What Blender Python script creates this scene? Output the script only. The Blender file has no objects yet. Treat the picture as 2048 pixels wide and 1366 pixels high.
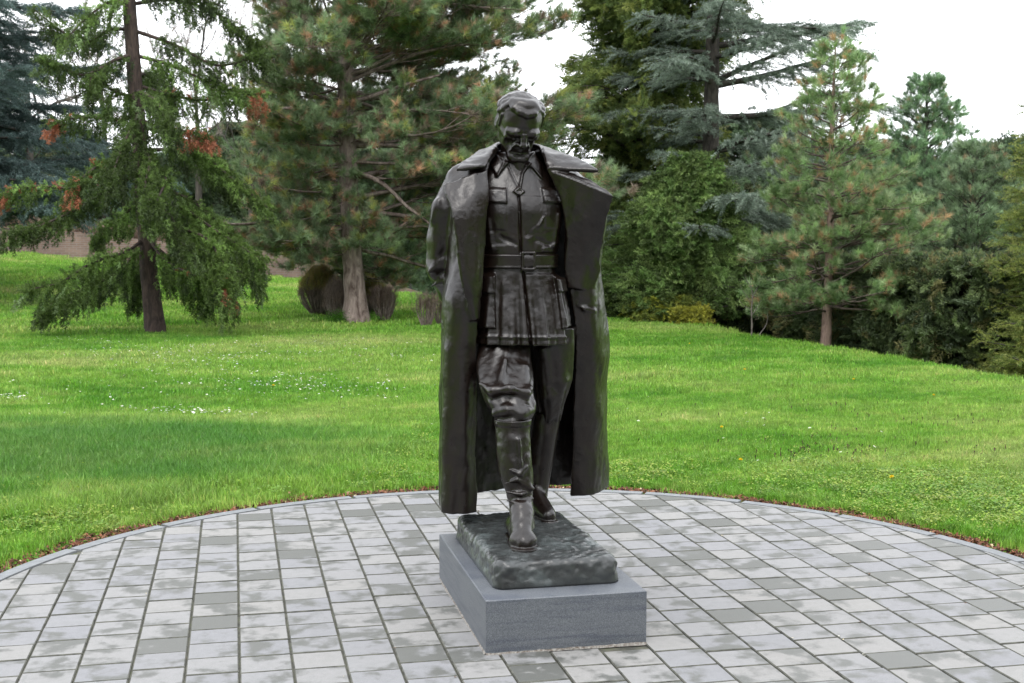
import bpy, math, random
import numpy as np
from mathutils import Vector, Matrix

# ------------------------------------------------------------------ camera, light, exposure
SC = bpy.context.scene
COL = SC.collection
F_PX, PITCH, ROLL, YAW, EYE = 2490.11, 0.0820, 0.0017, 0.2193, 1.6
fw = np.array([math.sin(YAW) * math.cos(PITCH), math.cos(YAW) * math.cos(PITCH), -math.sin(PITCH)])
rt0 = np.array([math.cos(YAW), -math.sin(YAW), 0.0]); up0 = np.cross(rt0, fw)
rt = rt0 * math.cos(ROLL) + up0 * math.sin(ROLL); up = -rt0 * math.sin(ROLL) + up0 * math.cos(ROLL)
cam_d = bpy.data.cameras.new('camera'); cam = bpy.data.objects.new('camera', cam_d); COL.objects.link(cam)
cam.matrix_world = Matrix([[rt[i], up[i], -fw[i], (0, 0, EYE)[i]] for i in range(3)] + [[0, 0, 0, 1]])
cam_d.sensor_width = 36.0; cam_d.lens = 36.0 * F_PX / 2048.0
cam_d.clip_start = 0.1; cam_d.clip_end = 2000.0
cam_d.dof.use_dof = True; cam_d.dof.focus_distance = 5.55; cam_d.dof.aperture_fstop = 10.0
SC.camera = cam

SUN_EL, SUN_ROT = math.radians(58), math.radians(200)
world = bpy.data.worlds.new('World'); SC.world = world; world.use_nodes = True
wt = world.node_tree; wt.nodes.clear()
wo = wt.nodes.new('ShaderNodeOutputWorld'); wb = wt.nodes.new('ShaderNodeBackground')
sky = wt.nodes.new('ShaderNodeTexSky'); sky.sky_type = 'NISHITA'; sky.sun_disc = False
sky.sun_elevation = SUN_EL; sky.sun_rotation = SUN_ROT; sky.dust_density = 4.0; sky.air_density = 1.0; sky.ozone_density = 1.0
wtc = wt.nodes.new('ShaderNodeTexCoord'); wn = wt.nodes.new('ShaderNodeTexNoise'); wn.inputs['Scale'].default_value = 1.6
wn.inputs['Detail'].default_value = 5.0; wn.inputs['Roughness'].default_value = 0.5
wr = wt.nodes.new('ShaderNodeValToRGB')          # the cloud deck: an even, faintly mottled overcast
wr.color_ramp.elements[0].position = 0.3; wr.color_ramp.elements[0].color = (15.3, 15.9, 16.9, 1)
wr.color_ramp.elements[1].position = 0.7; wr.color_ramp.elements[1].color = (18.6, 18.8, 19.2, 1)
wm = wt.nodes.new('ShaderNodeMixRGB'); wm.inputs['Fac'].default_value = 0.9
wt.links.new(wtc.outputs['Generated'], wn.inputs['Vector']); wt.links.new(wn.outputs['Fac'], wr.inputs['Fac'])
wt.links.new(sky.outputs[0], wm.inputs['Color1']); wt.links.new(wr.outputs[0], wm.inputs['Color2'])
wt.links.new(wm.outputs[0], wb.inputs['Color']); wb.inputs['Strength'].default_value = 0.10
wt.links.new(wb.outputs[0], wo.inputs['Surface'])
sun_d = bpy.data.lights.new('sun', 'SUN'); sun_d.energy = 0.9; sun_d.angle = math.radians(25); sun_d.color = (1.0, 0.97, 0.93)
sun = bpy.data.objects.new('sun', sun_d); COL.objects.link(sun)
sd = Vector((math.sin(SUN_ROT) * math.cos(SUN_EL), math.cos(SUN_ROT) * math.cos(SUN_EL), math.sin(SUN_EL)))
sun.rotation_euler = sd.to_track_quat('Z', 'Y').to_euler(); sun.location = (0, 0, 30)
SC.view_settings.view_transform = 'Standard'; SC.view_settings.look = 'None'
SC.view_settings.exposure = 0.85; SC.view_settings.gamma = 1.0; SC.view_settings.use_curve_mapping = False
SC.render.engine = 'CYCLES'
SC.cycles.max_bounces = 6; SC.cycles.diffuse_bounces = 3; SC.cycles.glossy_bounces = 3; SC.cycles.transparent_max_bounces = 4

# ------------------------------------------------------------------ small helpers
def tag(o, label=None, cat=None, group=None, kind=None):
    if label: o['label'] = label
    if cat: o['category'] = cat
    if group: o['group'] = group
    if kind: o['kind'] = kind
    return o
def empty(name, loc=(0, 0, 0), label=None, cat=None, group=None):
    o = bpy.data.objects.new(name, None); COL.objects.link(o); o.location = loc; o.empty_display_size = 0.2
    return tag(o, label, cat, group)
def link(name, me, mat=None, parent=None, loc=None):
    """one object; the mesh is in world coordinates unless loc is given"""
    o = bpy.data.objects.new(name, me); COL.objects.link(o)
    if mat is not None and len(me.materials) == 0: me.materials.append(mat)
    if parent is not None:
        o.parent = parent
        p = parent; off = Vector((0, 0, 0))
        while p is not None: off += Vector(p.location); p = p.parent
        o.location = (Vector(loc) if loc is not None else Vector((0, 0, 0))) - off
    elif loc is not None: o.location = loc
    return o
def np_mesh(name, V, faces, smooth=False, color=None, n=None):
    """faces: int array (F,3) or (F,4)"""
    V = np.asarray(V, np.float32); faces = np.asarray(faces, np.int32)
    me = bpy.data.meshes.new(name); k = faces.shape[1]
    me.vertices.add(len(V)); me.vertices.foreach_set('co', V.ravel())
    me.loops.add(faces.size); me.loops.foreach_set('vertex_index', faces.ravel())
    me.polygons.add(len(faces)); me.polygons.foreach_set('loop_start', np.arange(0, faces.size, k, dtype=np.int32))
    me.polygons.foreach_set('loop_total', np.full(len(faces), k, np.int32))
    if smooth: me.polygons.foreach_set('use_smooth', np.ones(len(faces), bool))
    if color is not None:
        a = me.color_attributes.new('tint', 'FLOAT_COLOR', 'POINT')
        c = np.ones((len(V), 4), np.float32); c[:, :3] = color; a.data.foreach_set('color', c.ravel())
    me.update(calc_edges=True); me.validate()
    return me
def at(u, v, Y):
    """the point of the place seen at photo position u, v on the plane Y metres north of the camera"""
    d = fw * F_PX + (u - 1024) * rt - (v - 683) * up
    return np.array([0, 0, EYE]) + d * (Y / d[1])
def ground(u, v, z=0.0):
    d = fw * F_PX + (u - 1024) * rt - (v - 683) * up
    return np.array([0, 0, EYE]) + d * ((z - EYE) / d[2])
def xof(u, Y, z):
    k = (u - 1024) / F_PX
    return (k * (fw[1] * Y + fw[2] * (z - EYE)) - rt[1] * Y - rt[2] * (z - EYE)) / (rt[0] - k * fw[0])

def vnoise(P, scale, seed=0):
    """smooth value noise in -1..1 at points P (N,3)"""
    Q = P / scale; I = np.floor(Q).astype(np.int64); f = Q - I; f = f * f * (3 - 2 * f); out = 0
    for dx in (0, 1):
        for dy in (0, 1):
            for dz in (0, 1):
                h = (I[:, 0] + dx) * 374761393 + (I[:, 1] + dy) * 668265263 + (I[:, 2] + dz) * 2147483647 + seed * 974634777
                h = (h ^ (h >> 13)) * 1274126177; h = (h ^ (h >> 16)) & 0xffffff
                w = (f[:, 0] if dx else 1 - f[:, 0]) * (f[:, 1] if dy else 1 - f[:, 1]) * (f[:, 2] if dz else 1 - f[:, 2])
                out = out + w * (h / 0x7fffff - 1.0)
    return out
def normals_of(V, Q):
    n = np.cross(V[Q[:, 2]] - V[Q[:, 0]], V[Q[:, 3 if Q.shape[1] > 3 else 1]] - V[Q[:, 1 if Q.shape[1] > 3 else 0]])
    N = np.zeros_like(V)
    for k in range(Q.shape[1]): np.add.at(N, Q[:, k], n)
    return N / (np.linalg.norm(N, axis=1, keepdims=True) + 1e-12)

# ------------------------------------------------------------------ distance-field modelling
class Field:
    def __init__(s, lo, hi, res):
        s.lo = np.array(lo, float); s.res = res
        s.n = np.ceil((np.array(hi) - s.lo) / res).astype(int) + 1
        s.f = np.full(s.n, 1.0, np.float32)
        s.ax = [(s.lo[i] + np.arange(s.n[i]) * res).astype(np.float32) for i in range(3)]
    def sub(s, a, b, m):
        sl = []
        for i in range(3):
            i0 = int(max(0, math.floor((min(a[i], b[i]) - m - s.lo[i]) / s.res))); i1 = int(min(s.n[i], math.ceil((max(a[i], b[i]) + m - s.lo[i]) / s.res) + 1))
            sl.append(slice(i0, max(i1, i0)))
        sl = tuple(sl)
        return sl, s.ax[0][sl[0]][:, None, None], s.ax[1][sl[1]][None, :, None], s.ax[2][sl[2]][None, None, :]
    def put(s, sl, d, k=0.01, cut=False):
        f = s.f[sl]
        if f.size == 0: return
        if cut: d = -d; h = np.clip(0.5 - 0.5 * (d - f) / k, 0, 1); r = d * (1 - h) + f * h + k * h * (1 - h)
        else: h = np.clip(0.5 + 0.5 * (d - f) / k, 0, 1); r = d * (1 - h) + f * h - k * h * (1 - h)
        s.f[sl] = r
    def cone(s, a, b, ra, rb=None, k=0.01, cut=False, sq=(1, 1, 1)):
        rb = ra if rb is None else rb; a = np.asarray(a, float); b = np.asarray(b, float); m = max(ra, rb) * max(1, 1 / min(sq)) + 2 * k + 0.01
        sl, X, Y, Z = s.sub(a, b, m); ab = b - a; L = max(float((ab * ab).sum()), 1e-9)
        t = np.clip(((X - a[0]) * ab[0] + (Y - a[1]) * ab[1] + (Z - a[2]) * ab[2]) / L, 0, 1)
        d = np.sqrt(((X - a[0] - t * ab[0]) * sq[0]) ** 2 + ((Y - a[1] - t * ab[1]) * sq[1]) ** 2 + ((Z - a[2] - t * ab[2]) * sq[2]) ** 2) - (ra + (rb - ra) * t)
        s.put(sl, d, k, cut)
    def path(s, pts, rs, k=0.01, cut=False, sq=(1, 1, 1)):
        for i in range(len(pts) - 1): s.cone(pts[i], pts[i + 1], rs[i], rs[i + 1], k, cut, sq)
    def ell(s, c, r, k=0.01, cut=False):
        m = 2 * k + 0.01; c = np.asarray(c, float); r = np.asarray(r, float)
        sl, X, Y, Z = s.sub(c - r, c + r, m)
        q = np.sqrt(((X - c[0]) / r[0]) ** 2 + ((Y - c[1]) / r[1]) ** 2 + ((Z - c[2]) / r[2]) ** 2)
        g = np.sqrt(((X - c[0]) / r[0] ** 2) ** 2 + ((Y - c[1]) / r[1] ** 2) ** 2 + ((Z - c[2]) / r[2] ** 2) ** 2) + 1e-6
        s.put(sl, q * (q - 1) / g, k, cut)
    def stack(s, tab, k=0.01, mod=None, sharp=2.0, cut=False):
        """tab rows: z, cx, cy, rx, ry; an upright body of elliptic sections"""
        t = np.array(tab, float); t = t[np.argsort(t[:, 0])]; R = max(t[:, 3].max(), t[:, 4].max())
        sl, X, Y, Z = s.sub((t[:, 1].min() - R, t[:, 2].min() - R, t[0, 0]), (t[:, 1].max() + R, t[:, 2].max() + R, t[-1, 0]), 0.04)
        z = Z[0, 0]; zz = np.clip(z, t[0, 0], t[-1, 0])
        cx, cy, rx, ry = [spl(zz, t[:, 0], t[:, j])[None, None, :] for j in (1, 2, 3, 4)]
        if mod is not None:
            a = np.arctan2(Y - cy, X - cx); g = mod(a, Z); rx = rx + g; ry = ry + g
        q = (np.abs((X - cx) / rx) ** sharp + np.abs((Y - cy) / ry) ** sharp) ** (1 / sharp)
        d = (q - 1) * np.minimum(rx, ry)
        d = np.maximum(d, np.maximum(Z - t[-1, 0], t[0, 0] - Z))
        s.put(sl, d.astype(np.float32), k, cut)
    def emboss(s, poly, h, w, y0, y1):
        """push the surface out by h inside an outline drawn in the x-z plane, edge softness w, only between depths y0..y1"""
        P = np.array(poly, float); lo = P.min(0) - 4 * w; hi = P.max(0) + 4 * w
        sl, X, Y, Z = s.sub((lo[0], y0, lo[1]), (hi[0], y1, hi[1]), 0)
        if s.f[sl].size == 0: return
        x = X[:, 0, 0][:, None]; z = Z[0, 0][None, :]; d = np.full((x.size, z.size), 1e9); ins = np.zeros(d.shape, bool)
        for i in range(len(P)):
            a, b = P[i], P[(i + 1) % len(P)]; e = b - a; px, pz = x - a[0], z - a[1]
            t = np.clip((px * e[0] + pz * e[1]) / (e @ e), 0, 1); d = np.minimum(d, (px - t * e[0]) ** 2 + (pz - t * e[1]) ** 2)
            c = ((a[1] > z) != (b[1] > z)) & (x < (b[0] - a[0]) * (z - a[1]) / (b[1] - a[1] + 1e-12) + a[0]); ins ^= c
        d = np.sqrt(d) * np.where(ins, -1, 1); mk = 1 / (1 + np.exp(np.clip(d / w * 3, -30, 30)))
        s.f[sl] -= (h * mk[:, None, :]).astype(np.float32)
    def line(s, pts, h, w, y0, y1):
        """ridge (h > 0) or groove (h < 0) along a line in the x-z plane"""
        P = np.array(pts, float); lo = P.min(0) - 3 * w; hi = P.max(0) + 3 * w
        sl, X, Y, Z = s.sub((lo[0], y0, lo[1]), (hi[0], y1, hi[1]), 0)
        if s.f[sl].size == 0: return
        x = X[:, 0, 0][:, None]; z = Z[0, 0][None, :]; d = np.full((x.size, z.size), 1e9)
        for a, b in zip(P[:-1], P[1:]):
            e = b - a; t = np.clip(((x - a[0]) * e[0] + (z - a[1]) * e[1]) / (e @ e), 0, 1); d = np.minimum(d, (x - a[0] - t * e[0]) ** 2 + (z - a[1] - t * e[1]) ** 2)
        s.f[sl] -= (h * np.exp(-d / (w * w)))[:, None, :].astype(np.float32)
    def mesh(s, name, noise=(), move=None):
        f = s.f; f[0] = np.maximum(f[0], .01); f[-1] = np.maximum(f[-1], .01); f[:, 0] = np.maximum(f[:, 0], .01); f[:, -1] = np.maximum(f[:, -1], .01)
        f[:, :, 0] = np.maximum(f[:, :, 0], .01); f[:, :, -1] = np.maximum(f[:, :, -1], .01)
        ins = f < 0; n = np.array(f.shape); acc = np.zeros(tuple(n - 1) + (3,), np.float32); cnt = np.zeros(tuple(n - 1), np.float32); cross = []
        for a in range(3):
            s0 = [slice(None)] * 3; s1 = [slice(None)] * 3; s0[a] = slice(0, -1); s1[a] = slice(1, None)
            A, B = f[tuple(s0)], f[tuple(s1)]; idx = np.argwhere(ins[tuple(s0)] != ins[tuple(s1)])
            va = A[tuple(idx.T)]; vb = B[tuple(idx.T)]; t = va / (va - vb); p = idx.astype(np.float32); p[:, a] += t
            o = [i for i in range(3) if i != a]
            for d0 in (0, -1):
                for d1 in (0, -1):
                    c = idx.copy(); c[:, o[0]] += d0; c[:, o[1]] += d1
                    ok = ((c >= 0) & (c < n - 1)).all(1); cc = tuple(c[ok].T)
                    np.add.at(acc, cc, p[ok]); np.add.at(cnt, cc, 1)
            cross.append((idx, va < 0, o))
        m = cnt > 0; vid = np.full(cnt.shape, -1, np.int64); vid[m] = np.arange(m.sum())
        V = s.lo + acc[m] / cnt[m][:, None] * s.res; quads = []
        for a, (idx, neg, o) in enumerate(cross):
            ok = (idx[:, o[0]] > 0) & (idx[:, o[1]] > 0) & (idx[:, o[0]] < n[o[0]] - 1) & (idx[:, o[1]] < n[o[1]] - 1); idx = idx[ok]; ng = neg[ok]
            q = []
            for d0, d1 in ((-1, -1), (0, -1), (0, 0), (-1, 0)):
                c = idx.copy(); c[:, o[0]] += d0; c[:, o[1]] += d1; q.append(vid[tuple(c.T)])
            q = np.stack(q, 1); fl = ng if a != 1 else ~ng; q[~fl] = q[~fl][:, ::-1]; quads.append(q)
        Q = np.concatenate(quads)
        if noise:
            N = normals_of(V, Q)
            for sc, amp, sd_ in noise: V = V + N * (vnoise(V, sc, sd_) * amp)[:, None]
        return np_mesh(name, V, Q, smooth=True)
def spl(x, xs, ys):
    """monotone-ish cubic through the table"""
    xs = np.asarray(xs, float); ys = np.asarray(ys, float)
    if len(xs) < 3: return np.interp(x, xs, ys)
    m = np.gradient(ys, xs); i = np.clip(np.searchsorted(xs, x) - 1, 0, len(xs) - 2); h = xs[i + 1] - xs[i]; t = (x - xs[i]) / h
    return (2 * t**3 - 3 * t**2 + 1) * ys[i] + (t**3 - 2 * t**2 + t) * h * m[i] + (-2 * t**3 + 3 * t**2) * ys[i + 1] + (t**3 - t**2) * h * m[i + 1]

def catmull(P, n):
    P = np.asarray(P, float); t = np.linspace(0, len(P) - 1, n); xs = np.arange(len(P))
    return np.stack([spl(t, xs, P[:, j]) for j in range(P.shape[1])], 1)

# ------------------------------------------------------------------ materials
def mat(name):
    m = bpy.data.materials.new(name); m.use_nodes = True; nt = m.node_tree
    return m, nt, nt.nodes['Principled BSDF']
def node(nt, kind, **kw):
    n = nt.nodes.new(kind)
    for k, v in kw.items():
        if hasattr(n, k) and not k[0].isupper(): setattr(n, k, v)
        else: n.inputs[k.replace('_', ' ')].default_value = v
    return n
def ramp(nt, src, stops, interp='LINEAR'):
    r = nt.nodes.new('ShaderNodeValToRGB'); e = r.color_ramp.elements; r.color_ramp.interpolation = interp
    while len(e) < len(stops): e.new(0.5)
    for i, (p, c) in enumerate(stops): e[i].position = p; e[i].color = tuple(c) + (1,) if len(c) == 3 else c
    nt.links.new(src, r.inputs['Fac']); return r
def noise(nt, scale, detail=4, rough=0.55, coord=None, dist=0.0):
    n = nt.nodes.new('ShaderNodeTexNoise'); n.inputs['Scale'].default_value = scale; n.inputs['Detail'].default_value = detail
    n.inputs['Roughness'].default_value = rough; n.inputs['Distortion'].default_value = dist
    if coord is None: coord = nt.nodes.new('ShaderNodeNewGeometry').outputs['Position']
    nt.links.new(coord, n.inputs['Vector']); return n
def bump(nt, bs, h, strength, dist, prev=None):
    b = nt.nodes.new('ShaderNodeBump'); b.inputs['Strength'].default_value = strength; b.inputs['Distance'].default_value = dist
    nt.links.new(h, b.inputs['Height'])
    if prev is not None: nt.links.new(prev.outputs[0], b.inputs['Normal'])
    nt.links.new(b.outputs[0], bs.inputs['Normal']); return b
def mixc(nt, fac, a, b, mode='MIX'):
    n = nt.nodes.new('ShaderNodeMixRGB'); n.blend_type = mode
    for k, v in ((0, fac), (1, a), (2, b)):
        if isinstance(v, (int, float)): n.inputs[k].default_value = v
        elif isinstance(v, tuple): n.inputs[k].default_value = v + (1,)
        else: nt.links.new(v, n.inputs[k])
    return n

# ------------------------------------------------------------------ terrain and lawn
PCX, PCY, PR = 1.26, 5.145, 2.62          # the round patio
def smooth(t): t = np.clip(t, 0, 1); return t * t * (3 - 2 * t)
def crest(y): return 8.30 - .0095 * np.clip(y - 15, 0, 30) ** 2 - .10 * np.clip(13 - y, 0, 20)
def terrain(x, y):
    x = np.asarray(x, float); y = np.asarray(y, float)
    d = np.maximum(x - crest(y), 0) * smooth((60 - y) / 20); z = -.45 * d ** 1.5 / (d ** .5 + .5)
    z = np.maximum(z, -1.75)
    z = z + smooth((y - 24) / 21) * np.clip(.28 - .085 * (x - 1.4), -.1, 1.5) * (x < 9)
    P = np.stack([x, y, 0 * x], -1).reshape(-1, 3); far = smooth((np.hypot(x - PCX, y - PCY) - 3.0) / 3)
    return z + far * (vnoise(P, 3.1, 5).reshape(x.shape) * .035 + vnoise(P, .9, 6).reshape(x.shape) * .012) - .012 * (1 - far)
def lawn_tint(nt):
    """colour of the turf by place: lush green, yellow-green and straw patches"""
    g = nt.nodes.new('ShaderNodeNewGeometry'); mp = nt.nodes.new('ShaderNodeMapping'); nt.links.new(g.outputs['Position'], mp.inputs['Vector'])
    mp.inputs['Scale'].default_value = (.55, 1.0, 0.2)
    n1 = noise(nt, .42, 5, .6, mp.outputs[0], .4); n2 = noise(nt, 2.3, 4, .6, mp.outputs[0]); n3 = noise(nt, 14, 2, .6, mp.outputs[0])
    a = ramp(nt, n1.outputs['Fac'], [(.36, (.085, .250, .018)), (.46, (.165, .350, .038)), (.55, (.285, .425, .082)), (.66, (.43, .47, .17))])
    b = ramp(nt, n2.outputs['Fac'], [(.35, (.075, .225, .016)), (.52, (.170, .360, .035)), (.68, (.37, .46, .12))])
    m = mixc(nt, .42, a.outputs[0], b.outputs[0])
    s = ramp(nt, n3.outputs['Fac'], [(.35, (.72, .72, .72)), (.65, (1.2, 1.2, 1.2))]); m2 = mixc(nt, 1.0, m.outputs[0], s.outputs[0], 'MULTIPLY')
    # the lush, bluish, longer patch west of the patio
    sx = nt.nodes.new('ShaderNodeSeparateXYZ'); nt.links.new(g.outputs['Position'], sx.inputs[0])
    def axis(o, c, r):
        q = nt.nodes.new('ShaderNodeMath'); q.operation = 'SUBTRACT'; nt.links.new(o, q.inputs[0]); q.inputs[1].default_value = c
        w = nt.nodes.new('ShaderNodeMath'); w.operation = 'DIVIDE'; nt.links.new(q.outputs[0], w.inputs[0]); w.inputs[1].default_value = r
        e = nt.nodes.new('ShaderNodeMath'); e.operation = 'POWER'; nt.links.new(w.outputs[0], e.inputs[0]); e.inputs[1].default_value = 2; return e
    q1, q2 = axis(sx.outputs['X'], LUSH[0], LUSH[2]), axis(sx.outputs['Y'], LUSH[1], LUSH[3])
    ad = nt.nodes.new('ShaderNodeMath'); nt.links.new(q1.outputs[0], ad.inputs[0]); nt.links.new(q2.outputs[0], ad.inputs[1])
    a2 = nt.nodes.new('ShaderNodeMath'); a2.operation = 'ADD'; nt.links.new(ad.outputs[0], a2.inputs[0])
    nn = nt.nodes.new('ShaderNodeMath'); nn.operation = 'MULTIPLY'; nt.links.new(n2.outputs['Fac'], nn.inputs[0]); nn.inputs[1].default_value = 1.1; nt.links.new(nn.outputs[0], a2.inputs[1])
    h_ = nt.nodes.new('ShaderNodeMath'); h_.operation = 'MULTIPLY'; nt.links.new(a2.outputs[0], h_.inputs[0]); h_.inputs[1].default_value = .5
    r = ramp(nt, h_.outputs[0], [(.42, (.75, .75, .75)), (.86, (0, 0, 0))])
    return mixc(nt, r.outputs[0], m2.outputs[0], (.065, .200, .030))
LUSH = (-1.7, 9.5, 3.0, 1.75)

m, nt, bs = mat('lawn_soil'); t = lawn_tint(nt); dk = mixc(nt, 1.0, t.outputs[0], (.70, .72, .62), 'MULTIPLY')
so = ramp(nt, noise(nt, 9, 5, .65).outputs['Fac'], [(.60, (0, 0, 0)), (.72, (1, 1, 1))]); mx = mixc(nt, so.outputs[0], dk.outputs[0], (.10, .085, .04))
nt.links.new(mx.outputs[0], bs.inputs['Base Color']); bs.inputs['Roughness'].default_value = .95; bump(nt, bs, noise(nt, 30, 4).outputs['Fac'], .6, .03); LAWN = m
def axis_steps():
    a = np.concatenate([-np.geomspace(1, 700, 38)[::-1] * 1.0 - 12, np.arange(-12, 20, .35), np.geomspace(1, 700, 38) + 19.6]); return a
gx = axis_steps(); gy = np.concatenate([-np.geomspace(1, 600, 24)[::-1] - 3, np.arange(-3, 50, .35), np.geomspace(1, 900, 36) + 50])
GX, GY = np.meshgrid(gx, gy, indexing='ij'); GZ = terrain(GX, GY); rr = np.hypot(GX - PCX, GY - PCY); GZ = np.where(rr < PR + .2, np.minimum(GZ, -.035 + .06 * np.clip(rr - PR + .18, 0, 1)), GZ); GZ = np.where((GX > -1.5) & (GX < 4.0) & (GY < 2.9) & (GY > -13.8), np.minimum(GZ, -.09), GZ)
idx = np.arange(GX.size).reshape(GX.shape); Q = np.stack([idx[:-1, :-1], idx[1:, :-1], idx[1:, 1:], idx[:-1, 1:]], -1).reshape(-1, 4)
lawn = link('ground', np_mesh('ground', np.stack([GX, GY, GZ], -1).reshape(-1, 3), Q, True), LAWN); tag(lawn, 'gently sloping green lawn round the paved circle', kind='structure')

# ------------------------------------------------------------------ the round patio: bed, kerb, pavers
m, nt, bs = mat('joint_sand'); c = ramp(nt, noise(nt, 16, 5, .6).outputs['Fac'], [(.35, (.045, .045, .038)), (.55, (.095, .095, .070)), (.72, (.075, .095, .035))])
nt.links.new(c.outputs[0], bs.inputs['Base Color']); bs.inputs['Roughness'].default_value = 1; bump(nt, bs, noise(nt, 300, 2).outputs['Fac'], .5, .003); JOINT = m
m, nt, bs = mat('paver')
oi = nt.nodes.new('ShaderNodeObjectInfo'); geo = nt.nodes.new('ShaderNodeNewGeometry')
off = nt.nodes.new('ShaderNodeVectorMath'); off.operation = 'SCALE'; off.inputs[0].default_value = (1, 0.7, .3); 
k40 = nt.nodes.new('ShaderNodeMath'); k40.operation = 'MULTIPLY'; nt.links.new(oi.outputs['Random'], k40.inputs[0]); k40.inputs[1].default_value = 91.0; nt.links.new(k40.outputs[0], off.inputs['Scale'])
pv = nt.nodes.new('ShaderNodeVectorMath'); nt.links.new(geo.outputs['Position'], pv.inputs[0]); nt.links.new(off.outputs[0], pv.inputs[1])
wet = noise(nt, 6.5, 6, .62, pv.outputs[0], .15)
rnd2 = nt.nodes.new('ShaderNodeMath'); rnd2.operation = 'FRACT'; r17 = nt.nodes.new('ShaderNodeMath'); r17.operation = 'MULTIPLY'; r17.inputs[1].default_value = 17.31; nt.links.new(oi.outputs['Random'], r17.inputs[0]); nt.links.new(r17.outputs[0], rnd2.inputs[0])
thr = ramp(nt, rnd2.outputs[0], [(0, (-.24,) * 3), (.40, (-.15,) * 3), (.66, (-.06,) * 3), (.86, (.03,) * 3), (.92, (.14,) * 3), (1, (.32,) * 3)])
sm = nt.nodes.new('ShaderNodeMath'); nt.links.new(wet.outputs['Fac'], sm.inputs[0]); nt.links.new(thr.outputs[0], sm.inputs[1])
wm_ = ramp(nt, sm.outputs[0], [(.50, (0, 0, 0)), (.545, (.35, .35, .35)), (.60, (1, 1, 1))])
fine = noise(nt, 420, 2, .6); blot = noise(nt, 26, 5, .6)
dry = ramp(nt, fine.outputs['Fac'], [(.3, (.180, .179, .180)), (.7, (.244, .242, .242))])
tone = ramp(nt, oi.outputs['Random'], [(0, (.88, .89, .93)), (.5, (1, 1, 1.0)), (1, (1.06, 1.04, .99))]); d2 = mixc(nt, 1, dry.outputs[0], tone.outputs[0], 'MULTIPLY')
bl = ramp(nt, blot.outputs['Fac'], [(.3, (.90, .91, .90)), (.6, (1, 1, 1))]); d3 = mixc(nt, 1, d2.outputs[0], bl.outputs[0], 'MULTIPLY')
wc = ramp(nt, fine.outputs['Fac'], [(.3, (.072, .074, .068)), (.7, (.108, .110, .100))]); fin = mixc(nt, wm_.outputs[0], d3.outputs[0], wc.outputs[0])
nt.links.new(fin.outputs[0], bs.inputs['Base Color']); rg = ramp(nt, wm_.outputs[0], [(0, (.8,) * 3), (1, (.5,) * 3)]); nt.links.new(rg.outputs[0], bs.inputs['Roughness'])
bump(nt, bs, fine.outputs['Fac'], .35, .0015); PAVER = m
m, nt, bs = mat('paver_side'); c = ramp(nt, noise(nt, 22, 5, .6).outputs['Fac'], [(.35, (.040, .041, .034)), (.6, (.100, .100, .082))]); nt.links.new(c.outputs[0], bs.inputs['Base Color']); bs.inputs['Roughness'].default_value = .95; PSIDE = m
m, nt, bs = mat('kerb_concrete'); c = ramp(nt, noise(nt, 20, 6, .65).outputs['Fac'], [(.3, (.13, .137, .142)), (.7, (.20, .21, .218))]); nt.links.new(c.outputs[0], bs.inputs['Base Color'])
bs.inputs['Roughness'].default_value = .85; bump(nt, bs, noise(nt, 300, 2).outputs['Fac'], .3, .002); KERB = m
patio = empty('patio', (PCX, PCY, 0)); tag(patio, kind='structure')
ang = np.linspace(0, 2 * np.pi, 129)[:-1]
V = np.concatenate([[[PCX, PCY, -.009]], np.stack([PCX + 2.60 * np.cos(ang), PCY + 2.60 * np.sin(ang), np.full(128, -.009)], 1)]); tri = np.stack([np.zeros(128, int), 1 + np.arange(128), 1 + (np.arange(128) + 1) % 128], 1)
tag(link('joint_bed', np_mesh('joint_bed', V, tri), JOINT, patio), kind='structure')
def prism(name, pts, z0, z1, bev):
    """flat stone with chamfered top edge; pts in local coordinates, counter-clockwise"""
    P = np.array(pts, float); n = len(P); c = P.mean(0); I = c + (P - c) * (1 - bev / np.maximum(np.linalg.norm(P - c, axis=1, keepdims=True), .01) * 1.4)
    V = np.concatenate([np.c_[P, np.full(n, z0)], np.c_[P, np.full(n, z1 - bev * .8)], np.c_[I, np.full(n, z1)]])
    me = bpy.data.meshes.new(name); F = [list(range(2 * n, 3 * n))]
    for i in range(n):
        j = (i + 1) % n; F.append([i, j, n + j, n + i]); F.append([n + i, n + j, 2 * n + j, 2 * n + i])
    me.from_pydata(V.tolist(), [], F); me.update(); return me
def clip_circle(poly, R):
    out = poly
    for a in np.linspace(0, 2 * np.pi, 97)[:-1]:
        nx, ny = math.cos(a), math.sin(a); d = R * math.cos(math.pi / 96); res = []
        for i in range(len(out)):
            p, q = out[i], out[(i + 1) % len(out)]; sp = (p[0] - PCX) * nx + (p[1] - PCY) * ny - d; sq = (q[0] - PCX) * nx + (q[1] - PCY) * ny - d
            if sp <= 0: res.append(p)
            if (sp <= 0) != (sq <= 0): t_ = sp / (sp - sq); res.append((p[0] + t_ * (q[0] - p[0]), p[1] + t_ * (q[1] - p[1])))
        out = res
        if len(out) < 3: return []
    return out
rp = random.Random(7); PW, PD, PX0 = .1968, .1815, -.989
full_meshes = [prism('paver', [(-PW / 2 + .0024, -PD / 2 + .0028), (PW / 2 - .0024, -PD / 2 + .0028), (PW / 2 - .0024, PD / 2 - .0028), (-PW / 2 + .0024, PD / 2 - .0028)], -.05, 0, .0042)]
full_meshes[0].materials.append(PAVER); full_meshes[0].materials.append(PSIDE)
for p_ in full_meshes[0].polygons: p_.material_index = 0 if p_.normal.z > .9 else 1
cells = []
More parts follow.
